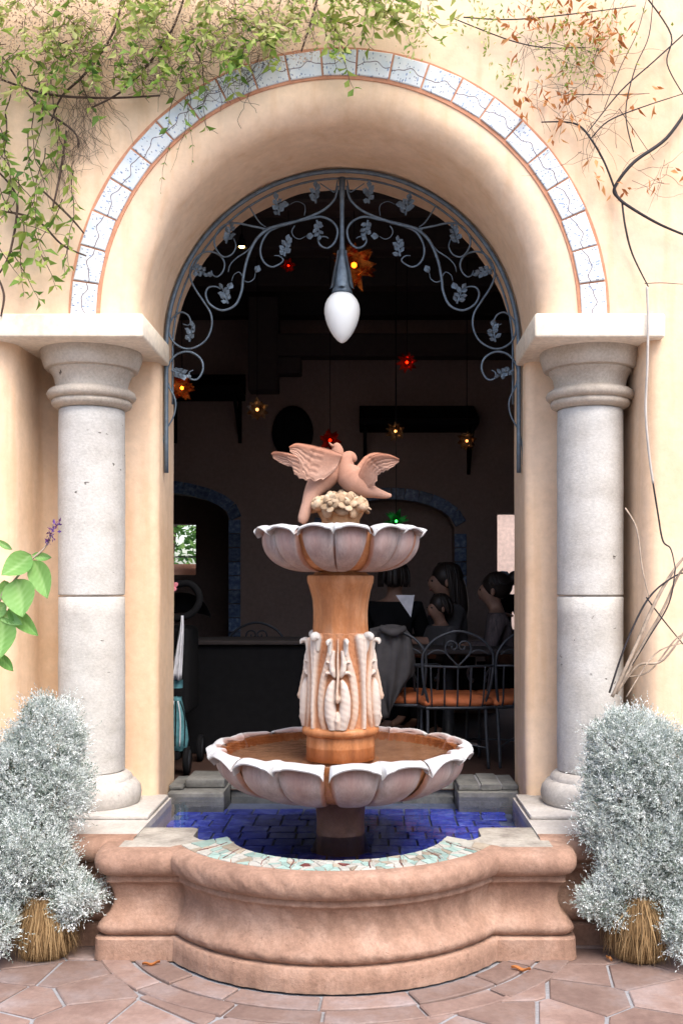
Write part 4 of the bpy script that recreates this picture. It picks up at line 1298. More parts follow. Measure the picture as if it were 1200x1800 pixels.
# back wall with its openings
bw = thing('interior_back_wall', 'dim brown back wall with blue tiled arched openings', 'wall', (0, YR, ZF))
def wall_with_holes(x0, x1, z0, z1, y0, y1, holes):
    xs = sorted({x0, x1, *[h[0] for h in holes], *[h[1] for h in holes]})
    zs = sorted({z0, z1, *[h[2] for h in holes], *[h[3] for h in holes]})
    gs = []
    for i in range(len(xs) - 1):
        for j in range(len(zs) - 1):
            cx_, cz = (xs[i] + xs[i + 1]) / 2, (zs[j] + zs[j + 1]) / 2
            if any(h[0] < cx_ < h[1] and h[2] < cz < h[3] for h in holes): continue
            gs.append(box(xs[i], xs[i + 1], y0, y1, zs[j], zs[j + 1]))
    return join(*gs)
DOOR = (-2.75, -1.16, 0.40, 2.50)
NICH = (-0.26, 0.93, 0.40, 2.42)
RWIN = (1.33, 1.75, 0.40, 2.30)
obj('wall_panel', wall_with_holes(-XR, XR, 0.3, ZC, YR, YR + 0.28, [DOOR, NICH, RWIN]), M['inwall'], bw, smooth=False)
obj('niche_back', box(NICH[0] - .05, NICH[1] + .05, YR + 0.26, YR + 0.36, 0.4, 2.9), M['inwall'], bw, smooth=False)
for (h, rise) in ((DOOR, 0.24), (NICH, 0.26)):
    # spandrels shaping a shallow arch under the lintel, then blue tiles round it
    cx_, hw = (h[0] + h[1]) / 2, (h[1] - h[0]) / 2
    def az(x): return h[3] - rise + rise * math.sqrt(max(0, 1 - ((x - cx_) / hw) ** 2))
    n = 20
    V, Fc = [], []
    for i in range(n + 1):
        x = h[0] + 2 * hw * i / n
        for y in (YR + 0.001, YR + 0.279):
            V += [(x, y, az(x)), (x, y, h[3] + 0.002)]
    for i in range(n):
        a, b = i * 4, i * 4 + 4
        Fc += [(a, b, b + 1, a + 1), (a + 2, a + 3, b + 3, b + 2), (a, a + 2, b + 2, b)]
    obj('spandrel', (V, Fc), M['inwall'], bw, smooth=False)
    tm = mesh_from('trim_tile', *bevel_box(-0.055, 0.055, -0.012, 0.012, -0.062, 0.062, 0.004, 1), smooth=False)
    tm.materials.append(M['bluetrim'])
    z = ZF + 0.3
    while z < h[3] - rise - 0.02:
        for sx_ in (h[0] - 0.057, h[1] + 0.057):
            o = bpy.data.objects.new('trim_tile', tm); o.location = (sx_, YR - 0.012, z); link(o, bw)
        z += 0.13
    L_ = 0; x = h[0] + 0.02
    k = 0
    a = PI - 0.08
    while a > 0.05:
        x = cx_ + (hw + 0.055) * math.cos(a); zz = h[3] - rise + (rise + 0.055) * math.sin(a)
        dx, dz = -(hw + .055) * math.sin(a), (rise + .055) * math.cos(a)
        o = bpy.data.objects.new('trim_tile', tm)
        o.location = (x, YR - 0.012 - 0.001 * (k % 2), zz); o.rotation_euler = (0, -math.atan2(dz, dx) + PI / 2, 0)
        link(o, bw)
        a -= 0.13 / math.hypot(dx, dz); k += 1
# second room seen through the left doorway, its window onto the garden
w2 = thing('far_room_wall', 'dim wall of the far room with a small garden window', 'wall', (-2, 11.1, ZF))
obj('wall_panel', wall_with_holes(-XR, XR, 0.0, ZC, 11.1, 11.3, [(-2.6, -1.735, 1.74, 2.29), (1.2, 2.6, 0.3, 2.6)]), M['inwall'], w2, smooth=False)
obj('window_bar', box(-2.6, -1.735, 11.18, 11.20, 1.93, 1.945), M['whitecloth'], w2, smooth=False)
obj('window_bar', box(-2.02, -2.005, 11.18, 11.20, 1.74, 2.1), M['whitecloth'], w2, smooth=False)
obj('partition', box(0.95, 1.05, YR + 0.3, 11.1, 0.3, ZC), M['inwall'], w2, smooth=False)
pw = obj('courtyard_wall', join(box(0.6, 3.4, 13.6, 13.8, 0, 2.75), box(0.6, 3.4, 13.5, 13.85, 2.75, 2.85)), M['pinkwall'], smooth=False)
tag(pw, 'pale pink courtyard wall seen through the far right doorway', 'wall')

# ------------------------------------------------------------------ leaves in bulk
def rand_unit(n):
    v = nrg.normal(size=(n, 3))
    return v / np.linalg.norm(v, axis=1, keepdims=True)
def leaves_mesh(name, pos, dirs, L, W, rnd, up=None, fold=0.25, simple=False):
    """pos base (n,3), dirs unit (n,3), L, W arrays; each leaf five points, four triangles"""
    n = len(pos)
    dirs = dirs / np.linalg.norm(dirs, axis=1, keepdims=True)
    ref = rand_unit(n) if up is None else up + 0.35 * rand_unit(n)
    side = np.cross(dirs, ref); side /= np.maximum(np.linalg.norm(side, axis=1, keepdims=True), 1e-6)
    nr = np.cross(side, dirs)
    L = np.asarray(L).reshape(-1, 1) * np.ones((n, 1)); W = np.asarray(W).reshape(-1, 1) * np.ones((n, 1))
    b = pos; l = pos + dirs * L * 0.42 + side * W * 0.5 + nr * W * fold; r = pos + dirs * L * 0.42 - side * W * 0.5 + nr * W * fold
    m = pos + dirs * L * 0.45; t = pos + dirs * L - nr * L * 0.10
    if simple:
        V = np.stack([b, l, r, t], axis=1).reshape(-1, 3)
        T = np.array([[0, 2, 3], [0, 3, 1]])[None] + (np.arange(n) * 4).reshape(-1, 1, 1)
        return fast_mesh(name, V, T.reshape(-1, 3), np.repeat(rnd, 4))
    V = np.stack([b, l, m, r, t], axis=1).reshape(-1, 3)
    base = (np.arange(n) * 5).reshape(-1, 1, 1)
    T = np.array([[0, 3, 2], [0, 2, 1], [2, 3, 4], [1, 2, 4]])[None] + base
    return fast_mesh(name, V, T.reshape(-1, 3), np.repeat(rnd, 5))

# garden bush beyond the window
hn = 5200
cen = nrg.uniform([-4.6, 15.2, 0.3], [-1.0, 16.2, 3.6], (hn, 3))
cl = nrg.uniform([-4.6, 15.2, 0.3], [-1.0, 16.2, 3.6], (90, 3))
cen = cl[nrg.integers(0, 90, hn)] + nrg.normal(size=(hn, 3)) * 0.24
dr_ = rand_unit(hn) + np.array([0, -0.5, 0.2])
hb = thing('garden_shrub', 'sunlit green shrub in the garden behind the small window', 'shrub', (-2.8, 15.6, 0))
obj('foliage', leaves_mesh('foliage', cen, dr_, nrg.uniform(.10, .2, hn), nrg.uniform(.05, .09, hn), nrg.uniform(0, 1, hn)), M['hedge'], hb, smooth=False)
obj('trunk', tube(smooth_pts([(-2.8, 15.7, -0.01), (-2.75, 15.65, 0.8), (-2.9, 15.7, 1.8), (-2.8, 15.7, 2.8)], 4), [0.08, 0.06, 0.03], 8), M['stem'], hb)
gp = thing('garden_pot', 'terracotta pot on the sill outside the far window', 'pot', (-2.0, 12.4, 1.2))
obj('pot_body', lathe([(0, 1.2), (0.16, 1.2), (0.22, 1.5), (0.25, 1.78), (0.27, 1.80), (0.27, 1.88), (0.23, 1.88), (0.2, 1.75), (0, 1.7)], 24, (-2.0, 12.4, 0)), M['terracotta'], gp)
gt = thing('garden_table', 'plain garden table carrying the pot outside', 'table', (-2.0, 12.4, 0))
obj('table_top', bevel_box(-2.5, -1.5, 12.1, 12.7, 1.14, 1.198, 0.01, 1), M['darkwood'], gt, smooth=False)
for dx in (-.42, .42):
    for dy in (-.22, .22):
        obj('leg', box(-2 + dx - .03, -2 + dx + .03, 12.4 + dy - .03, 12.4 + dy + .03, 0, 1.14), M['darkwood'], gt, smooth=False)

# ------------------------------------------------------------------ iron chairs with orange cushions
def heart_scroll():
    half = [(0, 0.0), (0.035, 0.035), (0.072, 0.075), (0.083, 0.115), (0.070, 0.150), (0.042, 0.160), (0.014, 0.148), (0.008, 0.122), (0.026, 0.106), (0.042, 0.116), (0.040, 0.130)]
    return half
def chair(name, lab, loc, rz, arms=True):
    t = thing(name, lab, 'chair', loc, 'wrought iron dining chairs')
    m = Matrix.Translation(loc) @ Matrix.Rotation(rz, 4, 'Z')
    W, ZB, ZA, ZTOP, ZS_ = 0.23, 0.665, 0.68, 0.89, 0.40
    def ob(nm, g_, mt, par=t, **k): return obj(nm, xf(g_, m), mt, par, **k)
    # back rails: arched hoop, lower rail
    hoop = smooth_pts([(-W * .78, 0.04, ZS_), (-W * .95, 0.0, 0.55), (-W, -0.02, 0.70), (-W * .92, -0.03, 0.77), (-W * .6, -0.035, 0.845), (0, -0.04, ZTOP), (W * .6, -0.035, 0.845), (W * .92, -0.03, 0.77), (W, -0.02, 0.70), (W * .95, 0.0, 0.55), (W * .78, 0.04, ZS_)], 5)
    ob('back_frame', tube(hoop, 0.0095, 8), M['darkiron'])
    ob('back_rail', tube([(-W, -0.02, ZB), (0, -0.028, ZB - 0.008), (W, -0.02, ZB)], 0.008, 8), M['darkiron'])
    for s in (-1, 1):
        ob('heart_scroll', tube(smooth_pts([(s * x, -0.032, ZB + z) for x, z in heart_scroll()], 5), 0.0062, 8), M['darkiron'])
        ob('side_scroll', tube(smooth_pts([(s * 0.05, -0.030, ZB + 0.055), (s * 0.10, -0.03, ZB + 0.095), (s * 0.15, -0.028, ZB + 0.10), (s * 0.20, -0.025, ZB + 0.07)], 4), 0.0055, 6), M['darkiron'])
    for k in range(5):
        x = (k - 2) * 0.088
        ob('spindle', tube(smooth_pts([(x, -0.026, ZB - .004), (x * 0.98, -0.012, 0.55), (x * .95, 0.0, 0.44), (x * .92, 0.035, ZS_ - .02)], 4), 0.0058, 6), M['darkiron'])
    seat = [(-0.20, 0.03), (0.20, 0.03), (0.235, 0.16), (0.23, 0.40), (0.19, 0.46), (-0.19, 0.46), (-0.23, 0.40), (-0.235, 0.16)]
    ring = smooth_pts([(x, y, ZS_ - 0.012) for x, y in seat + seat[:1]], 4)
    ob('seat_frame', tube(ring, 0.011, 8, False), M['darkiron'])
    gs = []
    V, Fc = [], []
    n = len(ring) - 1
    for lv, (k, z) in enumerate(((0.93, ZS_ - .004), (1.02, ZS_ + .012), (1.02, ZS_ + .035), (0.93, ZS_ + .055), (0.5, ZS_ + .068))):
        for p in ring[:-1]:
            V.append((p.x * k, 0.245 + (p.y - 0.245) * k, z + 0.004 * math.sin(p.x * 40)))
    for lv in range(4):
        for i in range(n):
            j = (i + 1) % n
            Fc.append((lv * n + i, lv * n + j, (lv + 1) * n + j, (lv + 1) * n + i))
    Fc.append(tuple(4 * n + i for i in range(n)))
    ob('cushion', (V, Fc), M['cushion'])
    for (x, y, bx_, by) in ((-0.19, 0.04, -0.20, -0.02), (0.19, 0.04, 0.20, -0.02), (-0.21, 0.42, -0.21, 0.44), (0.21, 0.42, 0.21, 0.44)):
        ob('leg', tube(smooth_pts([(x, y, ZS_ - .01), (x, y + (by - y) * .3, 0.25), (bx_, by, 0.0)], 4), 0.0105, 8), M['darkiron'])
    ob('stretcher', tube([(-0.2, 0.0, 0.13), (0, 0.2, 0.14), (0.2, 0.43, 0.13)], 0.006, 6), M['darkiron'])
    ob('stretcher', tube([(0.2, 0.0, 0.13), (0, 0.2, 0.142), (-0.2, 0.43, 0.13)], 0.006, 6), M['darkiron'])
    if arms:
        for s in (-1, 1):
            ob('arm', tube(smooth_pts([(s * W, -0.02, 0.66), (s * 0.255, 0.10, 0.655), (s * 0.265, 0.25, 0.64), (s * 0.255, 0.33, 0.60), (s * 0.24, 0.345, 0.56), (s * 0.23, 0.32, 0.53), (s * 0.235, 0.29, 0.55)], 4), 0.0085, 8), M['darkiron'])
            ob('arm_post', tube(smooth_pts([(s * 0.262, 0.27, 0.635), (s * 0.25, 0.30, 0.5), (s * 0.23, 0.32, ZS_)], 4), 0.008, 8), M['darkiron'])
    return t
chair('iron_chair', 'iron chair with heart scroll in its back and orange cushion', (0.715, 6.62, ZF), R(3))
chair('iron_chair', 'iron chair with grey jacket hung over its back', (0.30, 6.80, ZF), R(-14))
chair('iron_chair', 'iron chair half hidden behind the right jamb', (1.17, 6.72, ZF), R(22))
chair('iron_chair', 'iron chair in the shade left of the fountain', (-1.45, 7.75, ZF), R(180))
chair('iron_chair', 'iron chair at the dark counter behind the fountain', (-0.75, 8.1, ZF), R(180))
# jacket over the second chair
jk = thing('jacket', 'grey jacket draped over the back of an iron chair', 'jacket', (0.26, 6.76, 0.75))
def cloth(rows_, th=0.012):
    """rows of points -> draped sheet with thickness"""
    rws = [smooth_pts(r, 5) for r in rows_]
    cols = [smooth_pts([r[i] for r in rws], 4) for i in range(len(rws[0]))]
    n, m = len(cols), len(cols[0])
    V, Fc = [], []
    for s in (0, 1):
        for i in range(n):
            for k in range(m):
                p = cols[i][k]
                f = 0.022 * math.sin(i * 1.3 + k * 0.22) + 0.012 * math.sin(i * 2.7 - k * 0.4)
                V.append((p.x, p.y + f - s * th, p.z))
    for i in range(n - 1):
        for k in range(m - 1):
            a = i * m + k
            Fc.append((a, a + 1, a + m + 1, a + m))
            b = n * m + a
            Fc.append((b, b + m, b + m + 1, b + 1))
    rg = [k for k in range(m)] + [i * m + m - 1 for i in range(1, n)] + [(n - 1) * m + k for k in range(m - 2, -1, -1)] + [i * m for i in range(n - 2, 0, -1)]
    for i in range(len(rg)):
        a, b = rg[i], rg[(i + 1) % len(rg)]
        Fc.append((b, a, n * m + a, n * m + b))
    return V, Fc
def PZ(l, d): return [P(x, y, d + dd) for x, y, dd in l]
obj('jacket_body', cloth([PZ([(650, 1105, .05), (680, 1098, .0), (705, 1100, .02), (722, 1115, .06)], 6.74), PZ([(645, 1150, 0), (680, 1140, -.05), (708, 1140, -.04), (728, 1150, 0)], 6.74), PZ([(655, 1195, 0), (680, 1190, -.06), (705, 1185, -.05), (730, 1180, .02)], 6.74), PZ([(668, 1225, .02), (682, 1232, -.03), (696, 1222, -.03), (716, 1196, .03)], 6.74), PZ([(676, 1248, .03), (682, 1262, 0), (690, 1240, 0), (706, 1212, .04)], 6.74)]), M['jacket'], jk)
obj('sleeve', tube(smooth_pts(PZ([(655, 1110, -.02), (650, 1160, -.05), (662, 1215, -.06), (678, 1262, -.03)], 6.72), 4), [0.030, 0.036, 0.032, 0.026, 0.034, 0.02], 10, True, 0.6), M['jacket'], jk)
obj('collar', tube(smooth_pts(PZ([(668, 1103, -.03), (690, 1112, -.06), (712, 1104, -.03)], 6.72), 4), [0.02, 0.03, 0.02], 8), M['jacket'], jk)

# ------------------------------------------------------------------ tables and counter
def table(lab, loc, w_, d_, h_, cloth_m):
    t = thing('dining_table', lab, 'table', loc, 'dining tables')
    x, y, z = loc
    obj('table_top', bevel_box(x - w_ / 2, x + w_ / 2, y - d_ / 2, y + d_ / 2, z + h_ - 0.035, z + h_, 0.01, 2), cloth_m, t, auto=40)
    obj('table_base', lathe([(0, 0), (0.24, 0), (0.24, 0.02), (0.05, 0.05), (0.04, 0.3), (0.04, h_ - 0.05), (0.14, h_ - 0.035), (0, h_ - 0.03)], 20, loc), M['darkiron'], t)
    return t
table('dark dining table in front of the seated group', (0.72, 7.45, ZF), 0.9, 0.7, 0.74, M['darkwood'])
ct = thing('serving_counter', 'long black counter left behind the fountain', 'counter', (-0.85, 7.45, ZF))
obj('counter_front', bevel_box(-1.55, -0.10, 7.2, 7.65, ZF, 1.205, 0.008, 1), M['black'], ct, smooth=False)
obj('counter_top', bevel_box(-1.60, -0.05, 7.16, 7.69, 1.206, 1.240, 0.01, 2), M['darkwood'], ct, smooth=False)

# ------------------------------------------------------------------ diners
def skin_mesh(name, joints, edges, radii, sub=2):
    bm = bmesh.new()
    lay = bm.verts.layers.skin.verify()
    vs = []
    for i, (p, r_) in enumerate(zip(joints, radii)):
        v = bm.verts.new(p); v[lay].radius = (r_, r_) if not hasattr(r_, '__len__') else r_
        v[lay].use_root = (i == 0)
        vs.append(v)
    for a, b in edges:
        bm.edges.new((vs[a], vs[b]))
    me = bpy.data.meshes.new(name); bm.to_mesh(me); bm.free()
    o = bpy.data.objects.new(name, me); COL.objects.link(o)
    md = o.modifiers.new('s', 'SKIN'); md.use_smooth_shade = True
    o.modifiers.new('u', 'SUBSURF').levels = sub
    dg = bpy.context.evaluated_depsgraph_get()
    out = bpy.data.meshes.new_from_object(o.evaluated_get(dg))
    bpy.data.objects.remove(o)
    out.name = name
    return out
def person(lab, loc, rz, shirt, hair='short', seated=True, sc=1.0, lean=0.05, arm=(0.35, 0.3)):
    """faces local -y at rz = 0; origin on the floor under the hips"""
    t = thing('person', lab, 'person', loc)
    m = Matrix.Translation(loc) @ Matrix.Rotation(rz, 4, 'Z') @ Matrix.Scale(sc, 4)
    hip = 0.50 if seated else 0.92
    J = [(0, 0, hip), (0, -lean * .4, hip + .22), (0, -lean, hip + .42), (0, -lean * 1.1, hip + .50), (0, -lean * 1.3 - .01, hip + .55), (0, -lean * 1.3 - .03, hip + .63), (0, -lean * 1.3 - .02, hip + .715)]
    Rr = [0.135, 0.12, 0.125, 0.06, 0.055, 0.092, 0.075]
    E = [(0, 1), (1, 2), (2, 3), (3, 4), (4, 5), (5, 6)]
    J.append((0, -lean * 1.3 - .135, hip + .625)); Rr.append(0.016); E.append((5, 7))
    for s in (-1, 1):
        b = len(J)
        J += [(s * .16, -lean, hip + .43), (s * .215, -lean - .06, hip + .20), (s * .17, -lean - arm[0], hip + arm[1] - .08), (s * .13, -lean - arm[0] - .09, hip + arm[1] - .07)]
        Rr += [0.062, 0.046, 0.034, 0.030]
        E += [(2, b), (b, b + 1), (b + 1, b + 2), (b + 2, b + 3)]
        # fingers
        for q in range(4):
            J.append((s * (.13 - .02 + .014 * q), -lean - arm[0] - .17, hip + arm[1] - .085 - .004 * abs(q - 1.5))); Rr.append(0.010); E.append((b + 3, len(J) - 1))
        b = len(J)
        if seated:
            J += [(s * .09, -.03, hip - .03), (s * .12, -.42, hip - .02), (s * .12, -.45, .09), (s * .12, -.58, .035)]
        else:
            J += [(s * .09, 0, hip - .08), (s * .10, -.02, .50), (s * .10, .0, .09), (s * .11, -.14, .035)]
        Rr += [0.088, 0.062, 0.045, 0.035]
        E += [(0, b), (b, b + 1), (b + 1, b + 2), (b + 2, b + 3)]
    bme = skin_mesh('body', J, E, Rr)
    bme.transform(m)
    bme.materials.clear(); bme.materials.append(M['skin'])
    obj('body', bme, None, t)
    # clothes: a slightly fuller shell over trunk, upper arms and thighs
    Jc, Ec, Rc = J[:4], [(0, 1), (1, 2), (2, 3)], [0.150, 0.138, 0.142, 0.072]
    Jc = [(0, 0, hip - .02)] + list(J[1:3]) + [(0, -lean * 1.08, hip + .475)]
    for s, o_ in ((-1, 8), (1, 8 + 12)):
        b = len(Jc)
        Jc += [J[o_], J[o_ + 1], tuple(np.array(J[o_ + 1]) * .4 + np.array(J[o_ + 2]) * .6)]
        Rc += [0.075, 0.060, 0.048]
        Ec += [(2, b), (b, b + 1), (b + 1, b + 2)]
    sme = skin_mesh('shirt', Jc, Ec, Rc); sme.transform(m); sme.materials.clear(); sme.materials.append(shirt)
    obj('shirt', sme, None, t)
    Jt, Et, Rt = [(0, 0, hip)], [], [0.150]
    for s, o_ in ((-1, 16), (1, 28)):
        b = len(Jt)
        Jt += [J[o_], J[o_ + 1], J[o_ + 2]]; Rt += [0.10, 0.074, 0.06]; Et += [(0, b), (b, b + 1), (b + 1, b + 2)]
    tme = skin_mesh('trousers', Jt, Et, Rt); tme.transform(m); tme.materials.clear(); tme.materials.append(M['black'])
    obj('trousers', tme, None, t)
    hc = (0, -lean * 1.3 + .018, hip + .685)
    hg = [ball(hc, 0.108, 16, 10, (0.92, 1.08, 1.0))]
    if hair == 'long':
        hg.append(tube(smooth_pts([(0, hc[1] + .03, hip + .72), (0, hc[1] + .075, hip + .60), (0, hc[1] + .10, hip + .45), (0, hc[1] + .10, hip + .28)], 4), [0.09, 0.11, 0.10, 0.05], 12, True, 0.6))
    if hair == 'bun':
        hg.append(ball((0, hc[1] + .13, hip + .74), 0.055, 12, 8))
    fy = -lean * 1.3 - .03
    for s in (-1, 1):
        obj('eye', xf(ball((s * .034, fy - .084, hip + .652), .012, 8, 6, (1.3, .6, .7)), m), M['hair'], t)
        obj('ear', xf(ball((s * .094, fy + .01, hip + .635), .022, 8, 6, (.45, .8, 1.3)), m), M['skin'], t)
    obj('mouth', xf(ball((0, fy - .082, hip + .585), .018, 8, 6, (1.3, .5, .4)), m), M['lip'], t)
    for k in range(26 if hair != 'long' else 44):
        a = rng.uniform(-.15, 1.15) * PI
        x0, y0 = .095 * math.cos(a), .10 * math.sin(a)
        dn = (.10 if hair == 'short' else .13) if hair != 'long' else rng.uniform(.32, .46)
        if hair == 'bun':
            pl = [(x0 * .6, hc[1] + y0 * .5 - .03, hc[2] + .09), (x0 * 1.05, hc[1] + y0, hc[2]), (x0 * .4, hc[1] + .12, hc[2] + .03)]
        else:
            pl = [(x0 * .5, hc[1] + y0 * .5 - .02, hc[2] + .095), (x0 * 1.08, hc[1] + y0 * 1.08, hc[2] + .01), (x0 * (1.0 + rng.uniform(0, .3)), hc[1] + max(y0, .02) * 1.15, hc[2] - dn)]
        hg.append(tube(smooth_pts(pl, 3), [.012, .014, .004], 5))
    o = obj('hair', xf(join(*hg), m), M['hair'], t)
    return t
stripe = mineral('striped_shirt', [(0.05, 0.04, 0.04), (0.16, 0.12, 0.12)], 18, 0.9, 0.1, 40, stretch=(3, 3, 0.1))
person('person in black seen from behind, seated just right of the pedestal', (0.33, 7.95, ZF), R(170), M['black'], 'short', sc=1.08)
person('person with long dark hair seated facing left, head turned down', (0.80, 8.05, ZF), R(-72), M['jacket'], 'long', sc=1.06)
person('person with hair in a bun and striped top seated at right', (1.16, 7.75, ZF), R(-95), stripe, 'bun', sc=1.0)
person('person in dark clothes standing far back by the bright doorway', (1.50, 10.6, ZF), R(20), M['black'], 'short', seated=False, sc=0.78)
person('small child in front of the person with long hair', (0.74, 7.72, ZF + 0.12), R(-60), M['jacket'], 'short', sc=0.78, lean=0.08)

# folded white napkin standing on the table
obj_n = obj('napkin', ([P(695, 1046, 7.5), P(728, 1046, 7.5), P(722, 1085, 7.48), P(716, 1048, 7.56)], [(0, 1, 2), (1, 3, 2), (0, 2, 3), (0, 3, 1)]), M['whitecloth'], smooth=False)
tag(obj_n, 'white folded napkin beside the person in black', 'napkin')

# ------------------------------------------------------------------ stroller and striped bag beside the left jamb
st = thing('baby_stroller', 'black baby stroller parked behind the left jamb', 'stroller', (-0.95, 6.45, ZF))
def S(x, y, dd=0.0): return P(x, y, 6.45 + dd)
hood = []
V, Fc = [], []
for i in range(13):
    a = PI * i / 12
    for k in range(7):
        b = R(15 + 75 * k / 6)
        rr_ = 0.20
        V.append((-1.05 + rr_ * math.cos(a) * 0.95, 6.62 + 0.16 * math.cos(b) * math.sin(a) - 0.1, 1.40 + rr_ * math.sin(a) * math.sin(b) * 0.9))
for i in range(12):
    for k in range(6):
        Fc.append((i * 7 + k, i * 7 + k + 1, (i + 1) * 7 + k + 1, (i + 1) * 7 + k))
obj('hood', (V, Fc), M['black'], st)
obj('handle', tube(smooth_pts([S(285, 1035), S(330, 1025), S(350, 1045), S(345, 1070), S(322, 1085), S(285, 1088)], 5), 0.022, 8), M['black'], st)
obj('push_bar', tube(smooth_pts([S(322, 1082), S(312, 1150), S(300, 1240), S(295, 1330)], 4), 0.014, 8), M['darkiron'], st)
obj('push_bar', tube(smooth_pts([S(262, 1082, .2), S(258, 1150, .2), S(255, 1240, .2), S(250, 1330, .2)], 4), 0.014, 8), M['darkiron'], st)
obj('seat', bevel_box(-1.30, -0.99, 6.45, 6.85, 0.80, 1.36, 0.04, 3), M['black'], st, auto=40)
for (wx, wy) in ((-1.26, 6.40), (-0.99, 6.40), (-1.26, 6.9), (-0.99, 6.9)):
    wl = obj('wheel', tube([(wx - .015, wy, ZF + .09), (wx + .015, wy, ZF + .09)], 0.075, 20), M['darkiron'], st)
    obj('tyre', xf(lathe([(0.070, -.018), (0.090, -.012), (0.090, .012), (0.070, .018)], 20), Matrix.Translation((wx, wy, ZF + .09)) @ Matrix.Rotation(R(90), 4, 'Y')), M['black'], wl)
bag = thing('striped_bag', 'teal striped cloth bag hanging from the stroller', 'bag', tuple(S(312, 1320)))
bgv = []
rows_b = [(1195, 299, 322, .02), (1215, 298, 321, .035), (1228, 298, 319, .035), (1245, 292, 322, .05), (1270, 288, 327, .06), (1300, 286, 330, .065), (1316, 288, 329, .05), (1320, 294, 324, .02)]
V, Fc = [], []
nseg = 20
for (y, xa, xb, th) in rows_b:
    for k in range(nseg):
        a = 2 * PI * k / nseg
        c = S((xa + xb) / 2, y, -0.06)
        hw = (xb - xa) / 2 * 6.39 / F
        fold = 1 + 0.10 * math.sin(a * 7 + y * .05)
        V.append((c.x + hw * math.cos(a) * fold, c.y + th * math.sin(a) * fold, c.z))
for i in range(len(rows_b) - 1):
    for k in range(nseg):
        j = (k + 1) % nseg
        Fc.append((i * nseg + k, i * nseg + j, (i + 1) * nseg + j, (i + 1) * nseg + k))
Fc.append(tuple(range(nseg))); Fc.append(tuple((len(rows_b) - 1) * nseg + k for k in range(nseg - 1, -1, -1)))
bb = obj('bag_body', (V, Fc), M['teal'], bag)
for k in range(5):
    xx = 293 + 8 * k
    obj('stripe', tube(smooth_pts([S(302 + 3.6 * k, 1232, -.125), S(xx, 1262, -.128), S(xx - 1, 1312, -.13)], 4), 0.004, 5), M['whitecloth'] if k % 2 else M['black'], bb)
obj('bag_base', bevel_box(S(288, 0).x, S(322, 0).x, 6.34, 6.44, S(0, 1319).z - .045, S(0, 1319).z + 0.01, 0.015, 2), M['black'], bag, auto=40)
obj('bag_band', xf(lathe([(0.046, -.025), (0.05, 0), (0.046, .025)], 16), Matrix.Translation(S(310, 1216, -.06)) @ Matrix.Scale(0.8, 4, (0, 1, 0))), M['black'], bag)
sc_ = obj('white_towel', cloth([[S(320, 1082, -.07), S(321, 1082, -.08), S(322, 1082, -.07)], [S(312, 1130, -.07), S(317, 1130, -.09), S(322, 1130, -.07)], [S(299, 1194, -.07), S(310, 1195, -.10), S(319, 1196, -.07)]], 0.006), M['whitecloth'])
tag(sc_, 'white towel tapering down from the stroller handle', 'towel')
tg = obj('pink_toy', flower(S(302, 1030, -.05), (0.2, -1, 0.3), 0.045, 0), M['pink'])
tag(tg, 'small pink flower shaped toy on the stroller hood', 'toy')

# ------------------------------------------------------------------ wall shelves, wall plate and star lanterns
def shelf(lab, xa, xb, ya, d0, depth):
    t = thing('wall_shelf', lab, 'shelf', tuple(P((xa + xb) / 2, ya, d0)))
    a, b = P(xa, ya, d0), P(xb, ya, d0)
    obj('shelf_board', bevel_box(a.x, b.x, d0 - depth, d0, a.z - 0.03, a.z + 0.02, 0.006, 1), M['black'], t, smooth=False)
    obj('shelf_hood', ([(a.x, d0 - depth, a.z + .02), (b.x, d0 - depth, a.z + .02), (b.x, d0, a.z + .22), (a.x, d0, a.z + .22), (a.x, d0, a.z + .02), (b.x, d0, a.z + .02)], [(0, 1, 2, 3), (0, 3, 4), (1, 5, 2)]), M['black'], t, smooth=False)
    for x in (a.x + .05, b.x - .05):
        obj('bracket', tube([(x, d0 - depth + .05, a.z - .03), (x, d0 - .02, a.z - .36)], 0.018, 6), M['black'], t)
        obj('bracket_post', tube([(x, d0 - .02, a.z), (x, d0 - .02, a.z - .42)], 0.018, 6), M['black'], t)
shelf('black bracketed wall shelf at upper left inside', 300, 432, 700, YR, 0.5)
shelf('black bracketed wall shelf at right below the red lantern', 632, 832, 755, YR, 0.5)
pl_ = obj('wall_plate', xf(lathe([(0, 0.0), (0.10, 0.005), (0.16, 0.03), (0.19, 0.05), (0.19, 0.06), (0.1, 0.03), (0, 0.03)], 28), Matrix.Translation(P(515, 762, YR - .01)) @ Matrix.Rotation(R(90), 4, 'X') @ Matrix.Scale(1.3, 4, (0, 1, 0))), M['black'])
tag(pl_, 'dark oval plate hung on the back wall above the doves', 'plate')
cb = thing('ceiling_corbel', 'dark wooden post and corbel under the ceiling beam', 'corbel', tuple(P(462, 700, 8.6)))
obj('post', bevel_box(P(438, 0, 8.6).x, P(490, 0, 8.6).x, 8.5, 8.7, P(0, 690, 8.6).z, 4.03, 0.01, 1), M['darkwood'], cb, smooth=False)
obj('brace', bevel_box(P(438, 0, 8.6).x, P(530, 0, 8.6).x, 8.52, 8.68, P(0, 660, 8.6).z, P(0, 630, 8.6).z, 0.01, 1), M['darkwood'], cb, smooth=False)
obj('cross_beam', bevel_box(P(440, 0, 8.6).x, 3.5, 8.51, 8.69, P(0, 630, 8.6).z + .002, P(0, 590, 8.6).z, 0.01, 1), M['darkwood'], cb, smooth=False)

